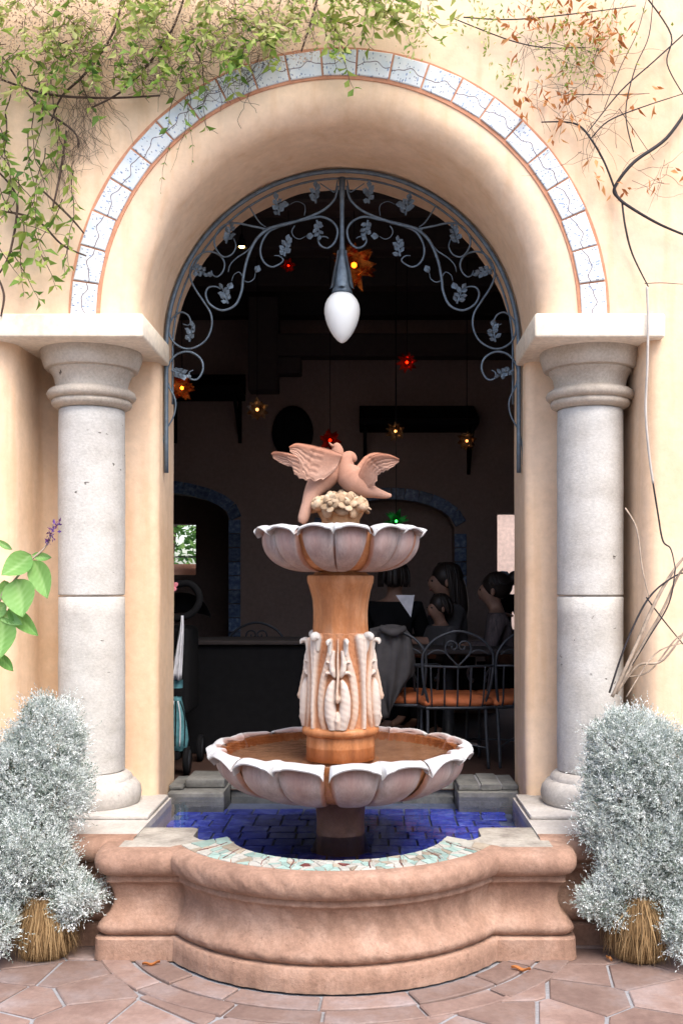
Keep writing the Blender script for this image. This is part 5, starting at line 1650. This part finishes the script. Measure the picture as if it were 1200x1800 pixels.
def star_mesh(r, spike, seed):
    bm = bmesh.new()
    bmesh.ops.create_icosphere(bm, subdivisions=1, radius=r)
    rs = random.Random(seed)
    for f in list(bm.faces):
        c = f.calc_center_median(); nn = f.normal.copy()
        tip = bm.verts.new(c + nn * spike * rs.uniform(0.8, 1.2))
        vs = list(f.verts)
        for i in range(3):
            bm.faces.new((vs[i], vs[(i + 1) % 3], tip))
        bm.faces.remove(f)
    bm.verts.index_update()
    out = ([v.co.copy() for v in bm.verts], [tuple(v.index for v in f.verts) for f in bm.faces])
    bm.free()
    return out
AMB = tinted('amber_glass', (0.85, 0.26, 0.05), 0.7, glow=0.16); RED = tinted('red_glass', (0.8, 0.05, 0.02), 0.7, glow=0.07); GRN = tinted('green_glass', (0.08, 0.6, 0.15), 0.7, glow=0.10); GLD = tinted('gold_glass', (0.6, 0.36, 0.18), 0.7, glow=0.05)
LAMPS = [('amber star lantern hanging behind the left jamb', 320, 682, 6.9, 0.055, 0.05, AMB, (1, .42, .10), 22),
         ('gold faceted star lantern in front of the dark corbel', 452, 720, 7.6, 0.055, 0.045, GLD, (1, .62, .32), 10),
         ('small red star lantern high in the room at right', 715, 637, 8.0, 0.045, 0.05, RED, (1, .10, .02), 30),
         ('red star lantern glowing just above the doves', 580, 774, 7.6, 0.05, 0.05, RED, (1, .16, .04), 10),
         ('large amber star lantern right behind the pendant lamp', 622, 466, 6.6, 0.085, 0.10, AMB, (1, .42, .10), 12),
         ('small red star lantern left of the pendant lamp', 507, 467, 6.8, 0.028, 0.03, RED, (1, .08, .03), 22),
         ('green star lantern above the rim of the upper bowl', 696, 916, 7.4, 0.045, 0.06, GRN, (.35, 1, .4), 14),
         ('clear gold star lantern at the left of the right shelf', 695, 758, 8.4, 0.05, 0.05, GLD, (1, .6, .3), 16),
         ('dark gold star lantern at the right end of the shelf', 820, 775, 8.2, 0.05, 0.05, GLD, (1, .5, .25), 9)]
for i, (lab, px, py, d, r_, spk, gm, ec, es) in enumerate(LAMPS):
    c = P(px, py, d)
    t = thing('star_lantern', lab, 'lantern', tuple(c), 'star lanterns')
    obj('glass_shell', xf(star_mesh(r_, spk, i), Matrix.Translation(c) @ Matrix.Rotation(i * 1.1, 4, 'Z') @ Matrix.Rotation(i * .7, 4, 'X')), gm, t, smooth=False)
    obj('bulb', ball(c, r_ * 0.22, 12, 8), emit('bulb_%d' % i, ec, es * 0.35), t)
    obj('cord', tube([c + Vector((0, 0, r_)), (c.x, c.y, ZC)], 0.003, 5), M['black'], t)
c = P(425, 435, 6.9)
t = thing('spot_lamp', 'small warm spot lamp high at the left behind the grille', 'lamp', tuple(c))
obj('spot_shade', lathe([(0.035, 0), (0.028, 0.03), (0.015, 0.07), (0.006, 0.09), (0, 0.09)], 16, c), M['black'], t)
obj('bulb', ball((c.x, c.y, c.z + .006), 0.020, 10, 6, (1, 1, .5)), emit('spot_bulb', (1, .55, .15), 12), t)
obj('cord', tube([c + Vector((0, 0, .09)), (c.x, c.y, ZC)], 0.003, 5), M['black'], t)

# ------------------------------------------------------------------ silver bushes with straw skirts
def sprig_leaves(n_leaf=8, L=0.032):
    pos, dirs = [], []
    for k in range(n_leaf):
        t = k / (n_leaf - 1)
        a = k * 2.4
        pos.append((0, 0, t * L))
        e = R(38 + 30 * t)
        dirs.append((math.cos(a) * math.cos(e), math.sin(a) * math.cos(e), math.sin(e)))
    return np.array(pos), np.array(dirs)
def bush(lab, blobs, straw, seed):
    global nrg
    t = thing('silver_bush', lab, 'bush', straw[0])
    pos_all, dir_all, rnd_all, L_all, W_all = [], [], [], [], []
    sp_p, sp_d = sprig_leaves()
    stems = []
    for (px, py, d, r_, ry) in blobs:
        c = np.array(P(px, py, d))
        ext = np.array([r_, min(r_, 0.20), ry])
        kc = max(14, int(4 * PI * r_ * ry * 230))
        u = rand_unit(kc)
        lump = 1 + 0.17 * np.sin(u[:, 0] * 7 + px) * np.cos(u[:, 2] * 6 + py)
        rad = np.where(nrg.random(kc) < 0.75, nrg.uniform(0.74, 0.92, kc), nrg.uniform(0.3, 0.75, kc)) * lump
        cc_ = c + u * ext * rad[:, None]
        crad = nrg.uniform(.028, .055, kc) * (0.8 if r_ < 0.12 else 1)
        ctone = np.clip(nrg.normal(0.62, 0.26, kc), 0.0, 0.98)
        m_l = 150
        uu = rand_unit(kc * m_l)
        ci = np.repeat(np.arange(kc), m_l)
        rr2 = crad[ci] * nrg.uniform(0.25, 1.0, kc * m_l) ** 0.5
        p = cc_[ci] + uu * rr2[:, None] * np.array([1, 1, 1.15])
        dv = uu * 0.7 + 0.75 * rand_unit(kc * m_l) + u[ci] * 0.5 + np.array([0, 0, 0.3])
        pos_all.append(p); dir_all.append(dv)
        rnd_all.append(np.clip(ctone[ci] + nrg.normal(0, .20, kc * m_l), 0, 1))
        L_all.append(nrg.uniform(.008, .017, kc * m_l)); W_all.append(nrg.uniform(.0032, .0062, kc * m_l))
        # feathery sprigs standing out of the mound
        n = int(4 * PI * r_ * ry * 4600)
        u3 = rand_unit(n)
        lump3 = 1 + 0.17 * np.sin(u3[:, 0] * 7 + px) * np.cos(u3[:, 2] * 6 + py) + 0.12 * np.sin(u3[:, 0] * 19 + u3[:, 2] * 15 + py)
        p3_ = c + u3 * ext * (nrg.uniform(0.55, 1.0, n) ** 0.6 * lump3)[:, None]
        ax = u3 * 0.75 + 0.65 * rand_unit(n) + np.array([0, 0, 0.45]); ax /= np.linalg.norm(ax, axis=1, keepdims=True)
        s1 = np.cross(ax, rand_unit(n)); s1 /= np.linalg.norm(s1, axis=1, keepdims=True)
        s2 = np.cross(ax, s1)
        scl = np.where(nrg.random(n) < .25, nrg.uniform(1.4, 2.6, n), nrg.uniform(0.5, 1.3, n)); tone = np.clip(nrg.normal(0.62, 0.2, n) + 0.22 * np.sin(u3[:, 0] * 11 + px) * np.sin(u3[:, 2] * 13 + py), 0, 1)
        for k in range(len(sp_p)):
            pos_all.append(p3_ + (ax * sp_p[k, 2]) * scl[:, None])
            dir_all.append(s1 * sp_d[k, 0] + s2 * sp_d[k, 1] + ax * sp_d[k, 2])
            rnd_all.append(np.clip(tone + nrg.normal(0, .14, n), 0, 1))
            L_all.append(nrg.uniform(.009, .016, n)); W_all.append(nrg.uniform(.0032, .0056, n))
        for q in range(min(16, kc)):
            v = u[q]
            e = Vector(c + v * np.array([r_, min(r_, .2), ry]) * 0.95)
            b0 = Vector(straw[0]) + Vector((0, 0, straw[1] * .8))
            mid = Vector(c) * .6 + b0 * .4
            stems.append(tube(smooth_pts([b0, mid + Vector((rng.uniform(-.05, .05), rng.uniform(-.05, .05), 0)), e], 5), [0.007, 0.005, 0.002], 5))
    me = leaves_mesh('foliage', np.concatenate(pos_all), np.concatenate(dir_all), np.concatenate(L_all), np.concatenate(W_all), np.concatenate(rnd_all), simple=True)
    o = obj('foliage', me, M['silver'], t, smooth=False); o['kind'] = 'stuff'
    obj('stems', join(*stems), M['silverstem'], t)
    # skirt of dead straw
    (x0, y0, z0), h, rt, rb = straw
    n = 2600
    a = nrg.uniform(0, 2 * PI, n); q = np.sqrt(nrg.uniform(0.25, 1, n))
    top = np.stack([x0 + rt * q * np.cos(a), y0 + rt * q * np.sin(a), z0 + h * nrg.uniform(.85, 1.05, n)], 1)
    a2 = a + nrg.normal(0, .28, n); q2 = np.clip(q + nrg.normal(0, .14, n), .1, 1.35)
    bot = np.stack([x0 + rb * q2 * np.cos(a2), y0 + rb * q2 * np.sin(a2), z0 + np.abs(nrg.normal(0.0, .035, n))], 1)
    mid = (top + bot) / 2 + nrg.normal(0, .012, (n, 3)) + np.stack([np.cos(a), np.sin(a), np.zeros(n)], 1) * .012
    sd = np.cross(bot - top, np.stack([np.cos(a), np.sin(a), np.zeros(n)], 1)); sd /= np.linalg.norm(sd, axis=1, keepdims=True)
    wd = nrg.uniform(.0012, .0026, n)[:, None]
    V = np.stack([top - sd * wd, top + sd * wd, mid - sd * wd, mid + sd * wd, bot], 1).reshape(-1, 3)
    T = np.array([[0, 1, 2], [1, 3, 2], [2, 3, 4]])[None] + (np.arange(n) * 5).reshape(-1, 1, 1)
    o = obj('straw_skirt', fast_mesh('straw_skirt', V, T.reshape(-1, 3), np.repeat(nrg.uniform(0, 1, n), 5)), M['straw'], t, smooth=False)
    o['kind'] = 'stuff'
    obj('straw_core', lathe([(0, 0.005), (rb * .72, 0.005), (rb * .62, h * .4), (rt * .62, h), (0, h)], 20, (x0, y0, z0)), M['straw'], t)
    return t
bush('silver leaved bush with straw skirt left of the basin',
     [(82, 1312, 4.64, .155, .215), (30, 1370, 4.60, .20, .20), (100, 1390, 4.60, .15, .16), (42, 1490, 4.50, .18, .20), (-30, 1460, 4.55, .22, .28), (140, 1572, 4.46, .10, .075), (118, 1600, 4.44, .06, .05), (88, 1520, 4.48, .10, .12), (20, 1560, 4.47, .10, .10), (-8, 1632, 4.34, .085, .085)],
     ((P(80, 1600, 4.50).x, 4.50, 0.0), 0.26, 0.095, 0.14), 1)
bush('silver leaved bush with straw skirt right of the basin',
     [(1105, 1325, 4.62, .19, .20), (1165, 1375, 4.60, .22, .24), (1085, 1400, 4.58, .16, .17), (1152, 1488, 4.52, .18, .19), (1215, 1460, 4.55, .22, .30), (1055, 1582, 4.46, .10, .07), (1080, 1606, 4.44, .06, .05), (1100, 1530, 4.48, .12, .12), (1165, 1560, 4.47, .12, .10), (1060, 1450, 4.56, .10, .10), (1208, 1640, 4.34, .10, .10)],
     ((P(1122, 1600, 4.48).x, 4.48, 0.0), 0.27, 0.10, 0.15), 2)

# ------------------------------------------------------------------ climbing vine over the arch, upper left
def stem_path(start, ang, length, droop, wig, d0, d1, step=9):
    p = [start]; a = ang
    n = max(3, int(length / step))
    for i in range(n):
        a += rng.gauss(0, wig)
        if droop: a += droop * math.cos(a)
        x, y = p[-1]
        p.append((x + step * math.cos(a), y + step * math.sin(a)))
    return [P(x, y, d0 + (d1 - d0) * i / (len(p) - 1)) for i, (x, y) in enumerate(p)], p
vine = thing('climbing_vine', 'green leafy vine tumbling over the upper left of the arch', 'vine', tuple(P(60, 540, 4.96)))
lp, ld, ll, lw, lr = [], [], [], [], []
stem_g = []
def leafy_stem(start, ang, length, droop=0.05, wig=0.22, d0=4.93, d1=4.86, r_=0.0028, every=1, lmin=.035, lmax=.065, ltone=0.5, wr=.30):
    p3, p2 = stem_path(start, ang, length, droop, wig, d0, d1)
    stem_g.append(tube(p3, [r_, r_ * .7, r_ * .3], 5))
    for i in range(1, len(p3), every):
        t = (p3[i] - p3[i - 1]).normalized()
        for s in (-1, 1):
            if rng.random() < 0.25: continue
            dv = t * rng.uniform(.2, .9) + Vector((s * t.z, 0, -s * t.x)) * rng.uniform(.5, 1) + Vector((0, rng.uniform(-.8, .15), rng.uniform(-.7, .1)))
            lp.append(p3[i]); ld.append(dv.normalized())
            L_ = rng.uniform(lmin, lmax)
            ll.append(L_); lw.append(L_ * rng.uniform(wr * .8, wr * 1.25)); lr.append(min(1, max(0, rng.gauss(ltone, .22))))
def lower_edge(x):
    tab = [(-60, 230), (60, 190), (130, 130), (200, 165), (300, 145), (400, 130), (440, 90), (560, 75), (610, 95), (660, 60), (720, 40), (780, 20)]
    for (a, b), (c, d) in zip(tab, tab[1:]):
        if a <= x <= c: return b + (d - b) * (x - a) / (c - a)
    return 20
for i in range(255):
    x = rng.uniform(-60, 760)
    ymax = lower_edge(x)
    y = rng.uniform(-80, max(ymax * 0.8, 0))
    leafy_stem((x, y), rng.uniform(0.2, PI - 0.2), rng.uniform(30, 85), 0.06, 0.3, 4.94 - rng.uniform(0, .06), 4.90 - rng.uniform(0, .22), 0.002, 1, .026, .085, 0.55 + 0.25 * (y < 60), .36)  # higher stems get paler leaves, painting in the sun on the top
# drooping runners down the left edge and over the tiles
for (x, y, a, n) in ((20, 150, 1.6, 300), (60, 180, 1.5, 210), (-10, 260, 1.3, 230), (90, 140, 1.75, 240), (0, 330, 1.2, 160), (40, 380, 1.4, 150), (110, 350, 2.0, 120), (130, 300, 1.9, 180), (320, 110, 1.5, 130), (335, 130, 1.7, 90), (345, 90, 1.3, 150), (600, 60, 1.55, 100), (590, 40, 1.7, 90), (470, 50, 1.5, 70), (430, 70, 1.8, 70), (640, 40, 1.4, 60), (20, 440, 1.0, 100), (60, 410, 1.2, 110), (-10, 420, .8, 90), (120, 420, 1.9, 70), (10, 200, 1.4, 200), (50, 230, 1.7, 180), (80, 260, 1.5, 160), (30, 300, 1.3, 150), (-20, 180, 1.2, 200), (100, 200, 1.8, 150), (5, 120, 1.5, 250), (70, 120, 1.6, 200), (140, 130, 1.5, 90), (250, 130, 1.6, 60)):
    leafy_stem((x, y), a, n, 0.03, 0.16, 4.95, 4.90, 0.003, 2, .035, .085, 0.5, .38)
for (x, y, a, n) in ((330, 165, 1.6, 130), (300, 250, 1.9, 90), (325, 200, 1.4, 110)):
    leafy_stem((x, y), a, n, 0.02, 0.1, 4.95, 4.93, 0.0015, 3, .018, .03, 0.3)
lp_, ld_ = np.array([tuple(v) for v in lp]), np.array([tuple(v) for v in ld])
o = obj('leaves', leaves_mesh('leaves', lp_, ld_, np.array(ll), np.array(lw), np.array(lr), fold=.35), M['green'], vine, smooth=False)
o['kind'] = 'stuff'
obj('runners', join(*stem_g), M['stem'], vine)
# woody stems
for pl in ([(-20, 130), (60, 160), (120, 170), (200, 172), (280, 168)], [(5, 100), (60, 180), (130, 230), (140, 260)], [(215, -10), (200, 60), (150, 130), (110, 170), (90, 220)], [(0, 370), (60, 385), (110, 430), (150, 450)], [(120, 230), (110, 300), (95, 370)], [(70, 330), (120, 380), (150, 410)], [(-5, 300), (30, 350), (20, 440), (0, 480)], [(0, 490), (8, 520), (2, 556)], [(330, -20), (300, 60), (230, 150), (160, 190)], [(560, -10), (545, 40), (530, 90)]):
    obj('woody_stem', tube(smooth_pts([P(x + rng.uniform(-3, 3), y, 4.955 - .01 * (i % 3)) for i, (x, y) in enumerate(pl)], 5), [0.005, 0.006, 0.004], 6), M['stem'], vine)
# fine dry fluff and dead twigs among the leaves
n = 9000
xs = nrg.uniform(-40, 560, n); ys = nrg.normal(40, 60, n)
keep = (ys > -70) & (ys < 190 - xs * 0.15)
xs, ys = xs[keep], ys[keep]
n = len(xs)
pp = np.array([tuple(P(x, y, d)) for x, y, d in zip(xs, ys, nrg.uniform(4.84, 4.97, n))])
o = obj('dry_fluff', leaves_mesh('dry_fluff', pp, rand_unit(n), nrg.uniform(.008, .018, n), nrg.uniform(.003, .008, n), nrg.uniform(0, 1, n)), M['drytwig'], vine, smooth=False)
o['kind'] = 'stuff'
# mat of dead roots clinging to the wall
rg_ = []
for i in range(150):
    y = rng.uniform(140, 300); x = rng.gauss(165 - (y - 140) * .35, 22)
    p3, _ = stem_path((x, y), rng.uniform(.8, 2.4), rng.uniform(30, 90), .02, .35, 4.985, 4.99, 8)
    rg_.append(tube(p3, 0.0008, 3, False))
for i in range(220):
    x = rng.uniform(60, 460); y = rng.uniform(40, 165)
    p3, _ = stem_path((x, y), rng.uniform(0, 6.28), rng.uniform(30, 100), .0, .4, 4.96, 4.93, 8)
    rg_.append(tube(p3, 0.0013, 3, False))
o = obj('dead_roots', join(*rg_), M['stem'], vine); o['kind'] = 'stuff'

# ------------------------------------------------------------------ bare creeper on the right of the arch
cr = thing('bare_creeper', 'dark bare creeper stems with rusty dry leaves at upper right', 'creeper', tuple(P(1085, 345, 4.97)))
DK = [([(1215, 180), (1170, 240), (1110, 285), (1082, 330), (1085, 345), (1110, 365), (1160, 395), (1215, 420)], 3.2),
      ([(1085, 345), (1060, 285), (1040, 245), (1020, 220), (990, 214), (950, 215)], 1.8),
      ([(1200, 60), (1150, 110), (1090, 160), (1045, 215), (1030, 232)], 1.3),
      ([(1040, 240), (1070, 210), (1130, 190), (1205, 165)], 1.2),
      ([(1130, -10), (1180, 60), (1172, 110), (1205, 175)], 1.3),
      ([(1110, 270), (1100, 200), (1115, 120), (1140, 60), (1145, -10)], 1.1),
      ([(1092, 350), (1100, 400), (1110, 450), (1136, 506)], 1.8),
      ([(1010, 165), (1080, 165), (1140, 165)], 0.7), ([(800, 32), (900, 70), (960, 82), (1030, 82)], 1.0), ([(815, 30), (900, 32), (1010, 25), (1120, 10)], 1.1),
      ([(1060, 190), (1090, 120), (1120, 60), (1135, -10)], 0.8), ([(1090, 190), (1110, 230), (1150, 280)], 0.6), ([(1130, 500), (1165, 500), (1200, 498)], .7)]
for pl, r_ in DK:
    obj('bare_stem', tube(smooth_pts([P(x + rng.uniform(-3, 3), y + rng.uniform(-3, 3), 4.955 + rng.uniform(-.03, .015)) for x, y in pl], 6), [r_ / 360, r_ / 360, r_ * .6 / 360], 6), M['blackstem'], cr)
tw = []
for i in range(110):
    hub = rng.choice([(1035, 228), (1010, 200), (1050, 150), (1010, 90), (1060, 70), (940, 70), (985, 140), (1045, 260), (1170, 300)])
    x, y = hub[0] + rng.gauss(0, 22), hub[1] + rng.gauss(0, 22)
    p3, _ = stem_path((x, y), rng.uniform(-PI, PI), rng.uniform(35, 120), .0, .22, 4.965, 4.93, 9)
    tw.append(tube(p3, [0.0014, 0.001, 0.0006], 3, False))
o = obj('fine_twigs', join(*tw), M['stem'], cr); o['kind'] = 'stuff'
rl = []
for (x, y, k, sx_, sy_) in ((1020, 30, 150, 45, 22), (905, 60, 50, 14, 40), (935, 35, 30, 12, 12), (1065, 60, 50, 25, 30), (985, 155, 70, 28, 30), (915, 185, 20, 8, 14), (1000, 200, 40, 22, 18), (1048, 300, 18, 7, 16), (1170, 310, 18, 25, 10), (1090, 330, 12, 12, 6), (1145, 185, 10, 5, 16), (950, 165, 16, 16, 8), (975, 245, 10, 6, 10), (1110, 170, 12, 6, 20)):
    for i in range(k // 2):
        rl.append(tuple(P(rng.gauss(x, sx_), rng.gauss(y, sy_), rng.uniform(4.90, 4.97))))
rl = np.array(rl); n = len(rl)
dd = rand_unit(n) * .7 + np.array([0, -.1, -.7])
o = obj('dry_leaves', leaves_mesh('dry_leaves', rl, dd, nrg.uniform(.03, .075, n), nrg.uniform(.010, .022, n), nrg.uniform(0, 1, n)), M['rust'], cr, smooth=False)
o['kind'] = 'stuff'
gl_ = []
for (x, y, k, sx_, sy_) in ((1000, 60, 160, 40, 28), (985, 100, 90, 20, 28), (960, 20, 40, 40, 20), (845, 30, 70, 30, 22), (855, 75, 30, 10, 26), (1090, 55, 60, 30, 30), (895, 130, 40, 12, 14), (730, 60, 60, 18, 25), (1025, 115, 50, 14, 20)):
    for i in range(k):
        gl_.append(tuple(P(rng.gauss(x, sx_), rng.gauss(y, sy_), rng.uniform(4.90, 4.97))))
gl_ = np.array(gl_); n = len(gl_)
o = obj('green_leaves', leaves_mesh('green_leaves', gl_, rand_unit(n) + np.array([0, -.2, -.3]), nrg.uniform(.016, .036, n), nrg.uniform(.007, .014, n), np.clip(nrg.normal(.65, .2, n), 0, 1)), M['green'], cr, smooth=False)
o['kind'] = 'stuff'
# grey cable hanging down over the impost
cbx = obj('hanging_cable', tube(smooth_pts([P(1136, 504, 4.93), P(1138, 560, 4.93), P(1137, 640, 4.93), P(1134, 720, 4.935), P(1139, 790, 4.94), P(1147, 850, 4.945)], 6), 0.006, 8), M['cable'])
tag(cbx, 'thin grey cable hanging down past the right impost', 'cable')
# dry branches above the right bush
db = thing('dry_branches', 'bundle of pale dry branches rising from the right bush', 'branches', tuple(P(1090, 1230, 4.66)))
for i, (pl, r_, mt) in enumerate((([(1147, 850), (1155, 900), (1164, 950), (1178, 965), (1186, 1000)], 1.6, 'blackstem'), ([(1098, 893), (1118, 930), (1128, 1000), (1140, 1050)], 1.5, 'palestem'),
                     ([(1075, 1225), (1110, 1150), (1150, 1060), (1185, 1000), (1215, 965)], 3.2, 'palestem'), ([(1082, 1220), (1125, 1140), (1165, 1070), (1192, 1010), (1215, 985)], 2.6, 'palestem'), ([(1085, 1215), (1120, 1170), (1165, 1160), (1215, 1090)], 2.4, 'palestem'),
                     ([(1070, 1218), (1100, 1130), (1140, 1050), (1190, 1010), (1215, 1010)], 1.8, 'blackstem'), ([(1135, 1050), (1165, 1090), (1210, 1145)], 1.3, 'blackstem'), ([(1090, 1190), (1140, 1180), (1190, 1120), (1215, 1120)], 1.6, 'palestem'), ([(1186, 1000), (1175, 1060), (1140, 1120), (1110, 1170)], 1.3, 'blackstem'), ([(1100, 1225), (1150, 1150), (1200, 1130)], 1.3, 'palestem'))):
    obj('branch', tube(smooth_pts([P(x, y, 4.70 + .03 * math.sin(i * 2 + k)) for k, (x, y) in enumerate(pl)], 6), [r_ / 380, r_ / 380, r_ * .6 / 380], 6), M[mt], db)

# ------------------------------------------------------------------ broad-leaved sage plant at the left edge
sg = thing('sage_plant', 'green plant with broad leaves and purple flower spike at left edge', 'plant', tuple(P(-60, 1660, 4.42)))
def big_leaf(base, tip, wpx, d0, d1, tone, sag=0.02):
    b, t_ = P(*base, d0), P(*tip, d1)
    ax = (t_ - b); L_ = ax.length; ax.normalize()
    side = ax.cross(Vector((0, -1, 0.25))).normalized(); nr = side.cross(ax).normalized()
    w_ = wpx * 4.3 / F
    V, A = [], []
    n = 14
    for i in range(n + 1):
        s = i / n
        ww = w_ * (math.sin(PI * s ** 0.72) ** 0.85 if 0 < s < 1 else 0.01) * 0.5
        for k in range(-4, 5):
            q = k / 4
            p = b + ax * (s * L_) + side * (q * ww) + nr * (abs(q) * ww * 0.35 - 0.0022 * math.cos(s * 42 + abs(q) * 9) * (abs(q) > .05) - sag * math.sin(PI * s))
            V.append(p); A.append(tone + 0.35 * math.exp(-(q / .12) ** 2) + 0.16 * math.sin(s * 42 + abs(q) * 9) + rng.uniform(-.07, .07))
    Fc = []
    for i in range(n):
        for k in range(8):
            Fc.append((i * 9 + k, i * 9 + k + 1, (i + 1) * 9 + k + 1, (i + 1) * 9 + k))
    me = mesh_from('leaf', V, Fc)
    a = me.attributes.new('rnd', 'FLOAT', 'POINT'); a.data.foreach_set('value', np.array(A, dtype=np.float32))
    me.materials.append(M['bigleaf'])
    return obj('leaf', me, None, sg)
for (b, t_, wp, d0, d1, tn) in (((55, 975), (3, 1011), 46, 4.36, 4.30, .5), ((57, 975), (91, 980), 16, 4.36, 4.33, .5), ((60, 985), (84, 1052), 40, 4.36, 4.31, .45), ((30, 1018), (40, 1085), 58, 4.35, 4.28, .55), ((8, 1020), (10, 1062), 24, 4.36, 4.33, .4), ((-5, 950), (22, 966), 12, 4.35, 4.33, .6), ((15, 1070), (68, 1118), 30, 4.35, 4.31, .3), ((5, 1085), (-2, 1160), 56, 4.35, 4.28, .5), ((-6, 1150), (24, 1180), 20, 4.35, 4.31, .2), ((10, 1060), (-20, 1090), 26, 4.35, 4.33, .7), ((-10, 1100), (-60, 1160), 50, 4.36, 4.30, .5), ((-20, 1000), (-70, 1030), 44, 4.36, 4.3, .5), ((-5, 1075), (40, 1098), 22, 4.36, 4.30, .85)):
    big_leaf(b, t_, wp, d0, d1, tn)
obj('stalk', tube(smooth_pts([P(-60, 1685, 4.42), P(-55, 1400, 4.40), P(-40, 1180, 4.38), P(0, 1055, 4.36), P(28, 1018, 4.36), P(55, 985, 4.36), P(78, 964, 4.36), P(92, 940, 4.36)], 6), [0.010, 0.009, 0.007, 0.005, 0.004, 0.003], 7), M['palestem'], sg)
fp = np.array([tuple(P(87 + rng.uniform(-5, 9) + (955 - y) * .25, y, 4.35 + rng.uniform(-.02, .02))) for y in np.linspace(958, 918, 46)])
o = obj('flower_spike', leaves_mesh('flower_spike', fp, rand_unit(46) + np.array([0, -.3, .5]), nrg.uniform(.016, .028, 46), nrg.uniform(.008, .012, 46), nrg.uniform(0, 1, 46)), M['purple'], sg, smooth=False)

# ------------------------------------------------------------------ fallen leaves on the paving
for i, (x, y, a, L_, lab) in enumerate(((266, 1700, .3, .075, 'dry orange leaf fallen at the left corner of the basin'), (915, 1709, 2.7, .085, 'dry orange leaf fallen at the right corner of the basin'), (55, 1672, 1.0, .05, 'small brown leaf fallen beside the left straw skirt'), (1070, 1690, 1.9, .05, 'small brown leaf fallen beside the right straw skirt'))):
    d = F * EYE / (y - 1030)
    c = P(x, y, d); c.z = 0.008
    V, Fc = [], []
    for s in range(9):
        u = s / 8
        w_ = 0.26 * L_ * math.sin(PI * (u * .96 + .02)) ** .7
        for q in (-1, 0, 1):
            V.append((L_ * (u - .5), q * w_ / 2, 0.010 * abs(q) + 0.02 * (u - .5) ** 2 + .004 * math.sin(u * 9 + i)))
    for s in range(8):
        for q in range(2):
            Fc.append((s * 3 + q, s * 3 + q + 1, (s + 1) * 3 + q + 1, (s + 1) * 3 + q))
    me = mesh_from('fallen_leaf', V, Fc)
    at_ = me.attributes.new('rnd', 'FLOAT', 'POINT'); at_.data.foreach_set('value', np.full(len(V), .3 + .15 * i, dtype=np.float32))
    me.materials.append(M['rust'])
    o = obj('fallen_leaf', me, None, loc=c); o.rotation_euler = (0, 0, a)
    tag(o, lab, 'leaf', 'fallen leaves')
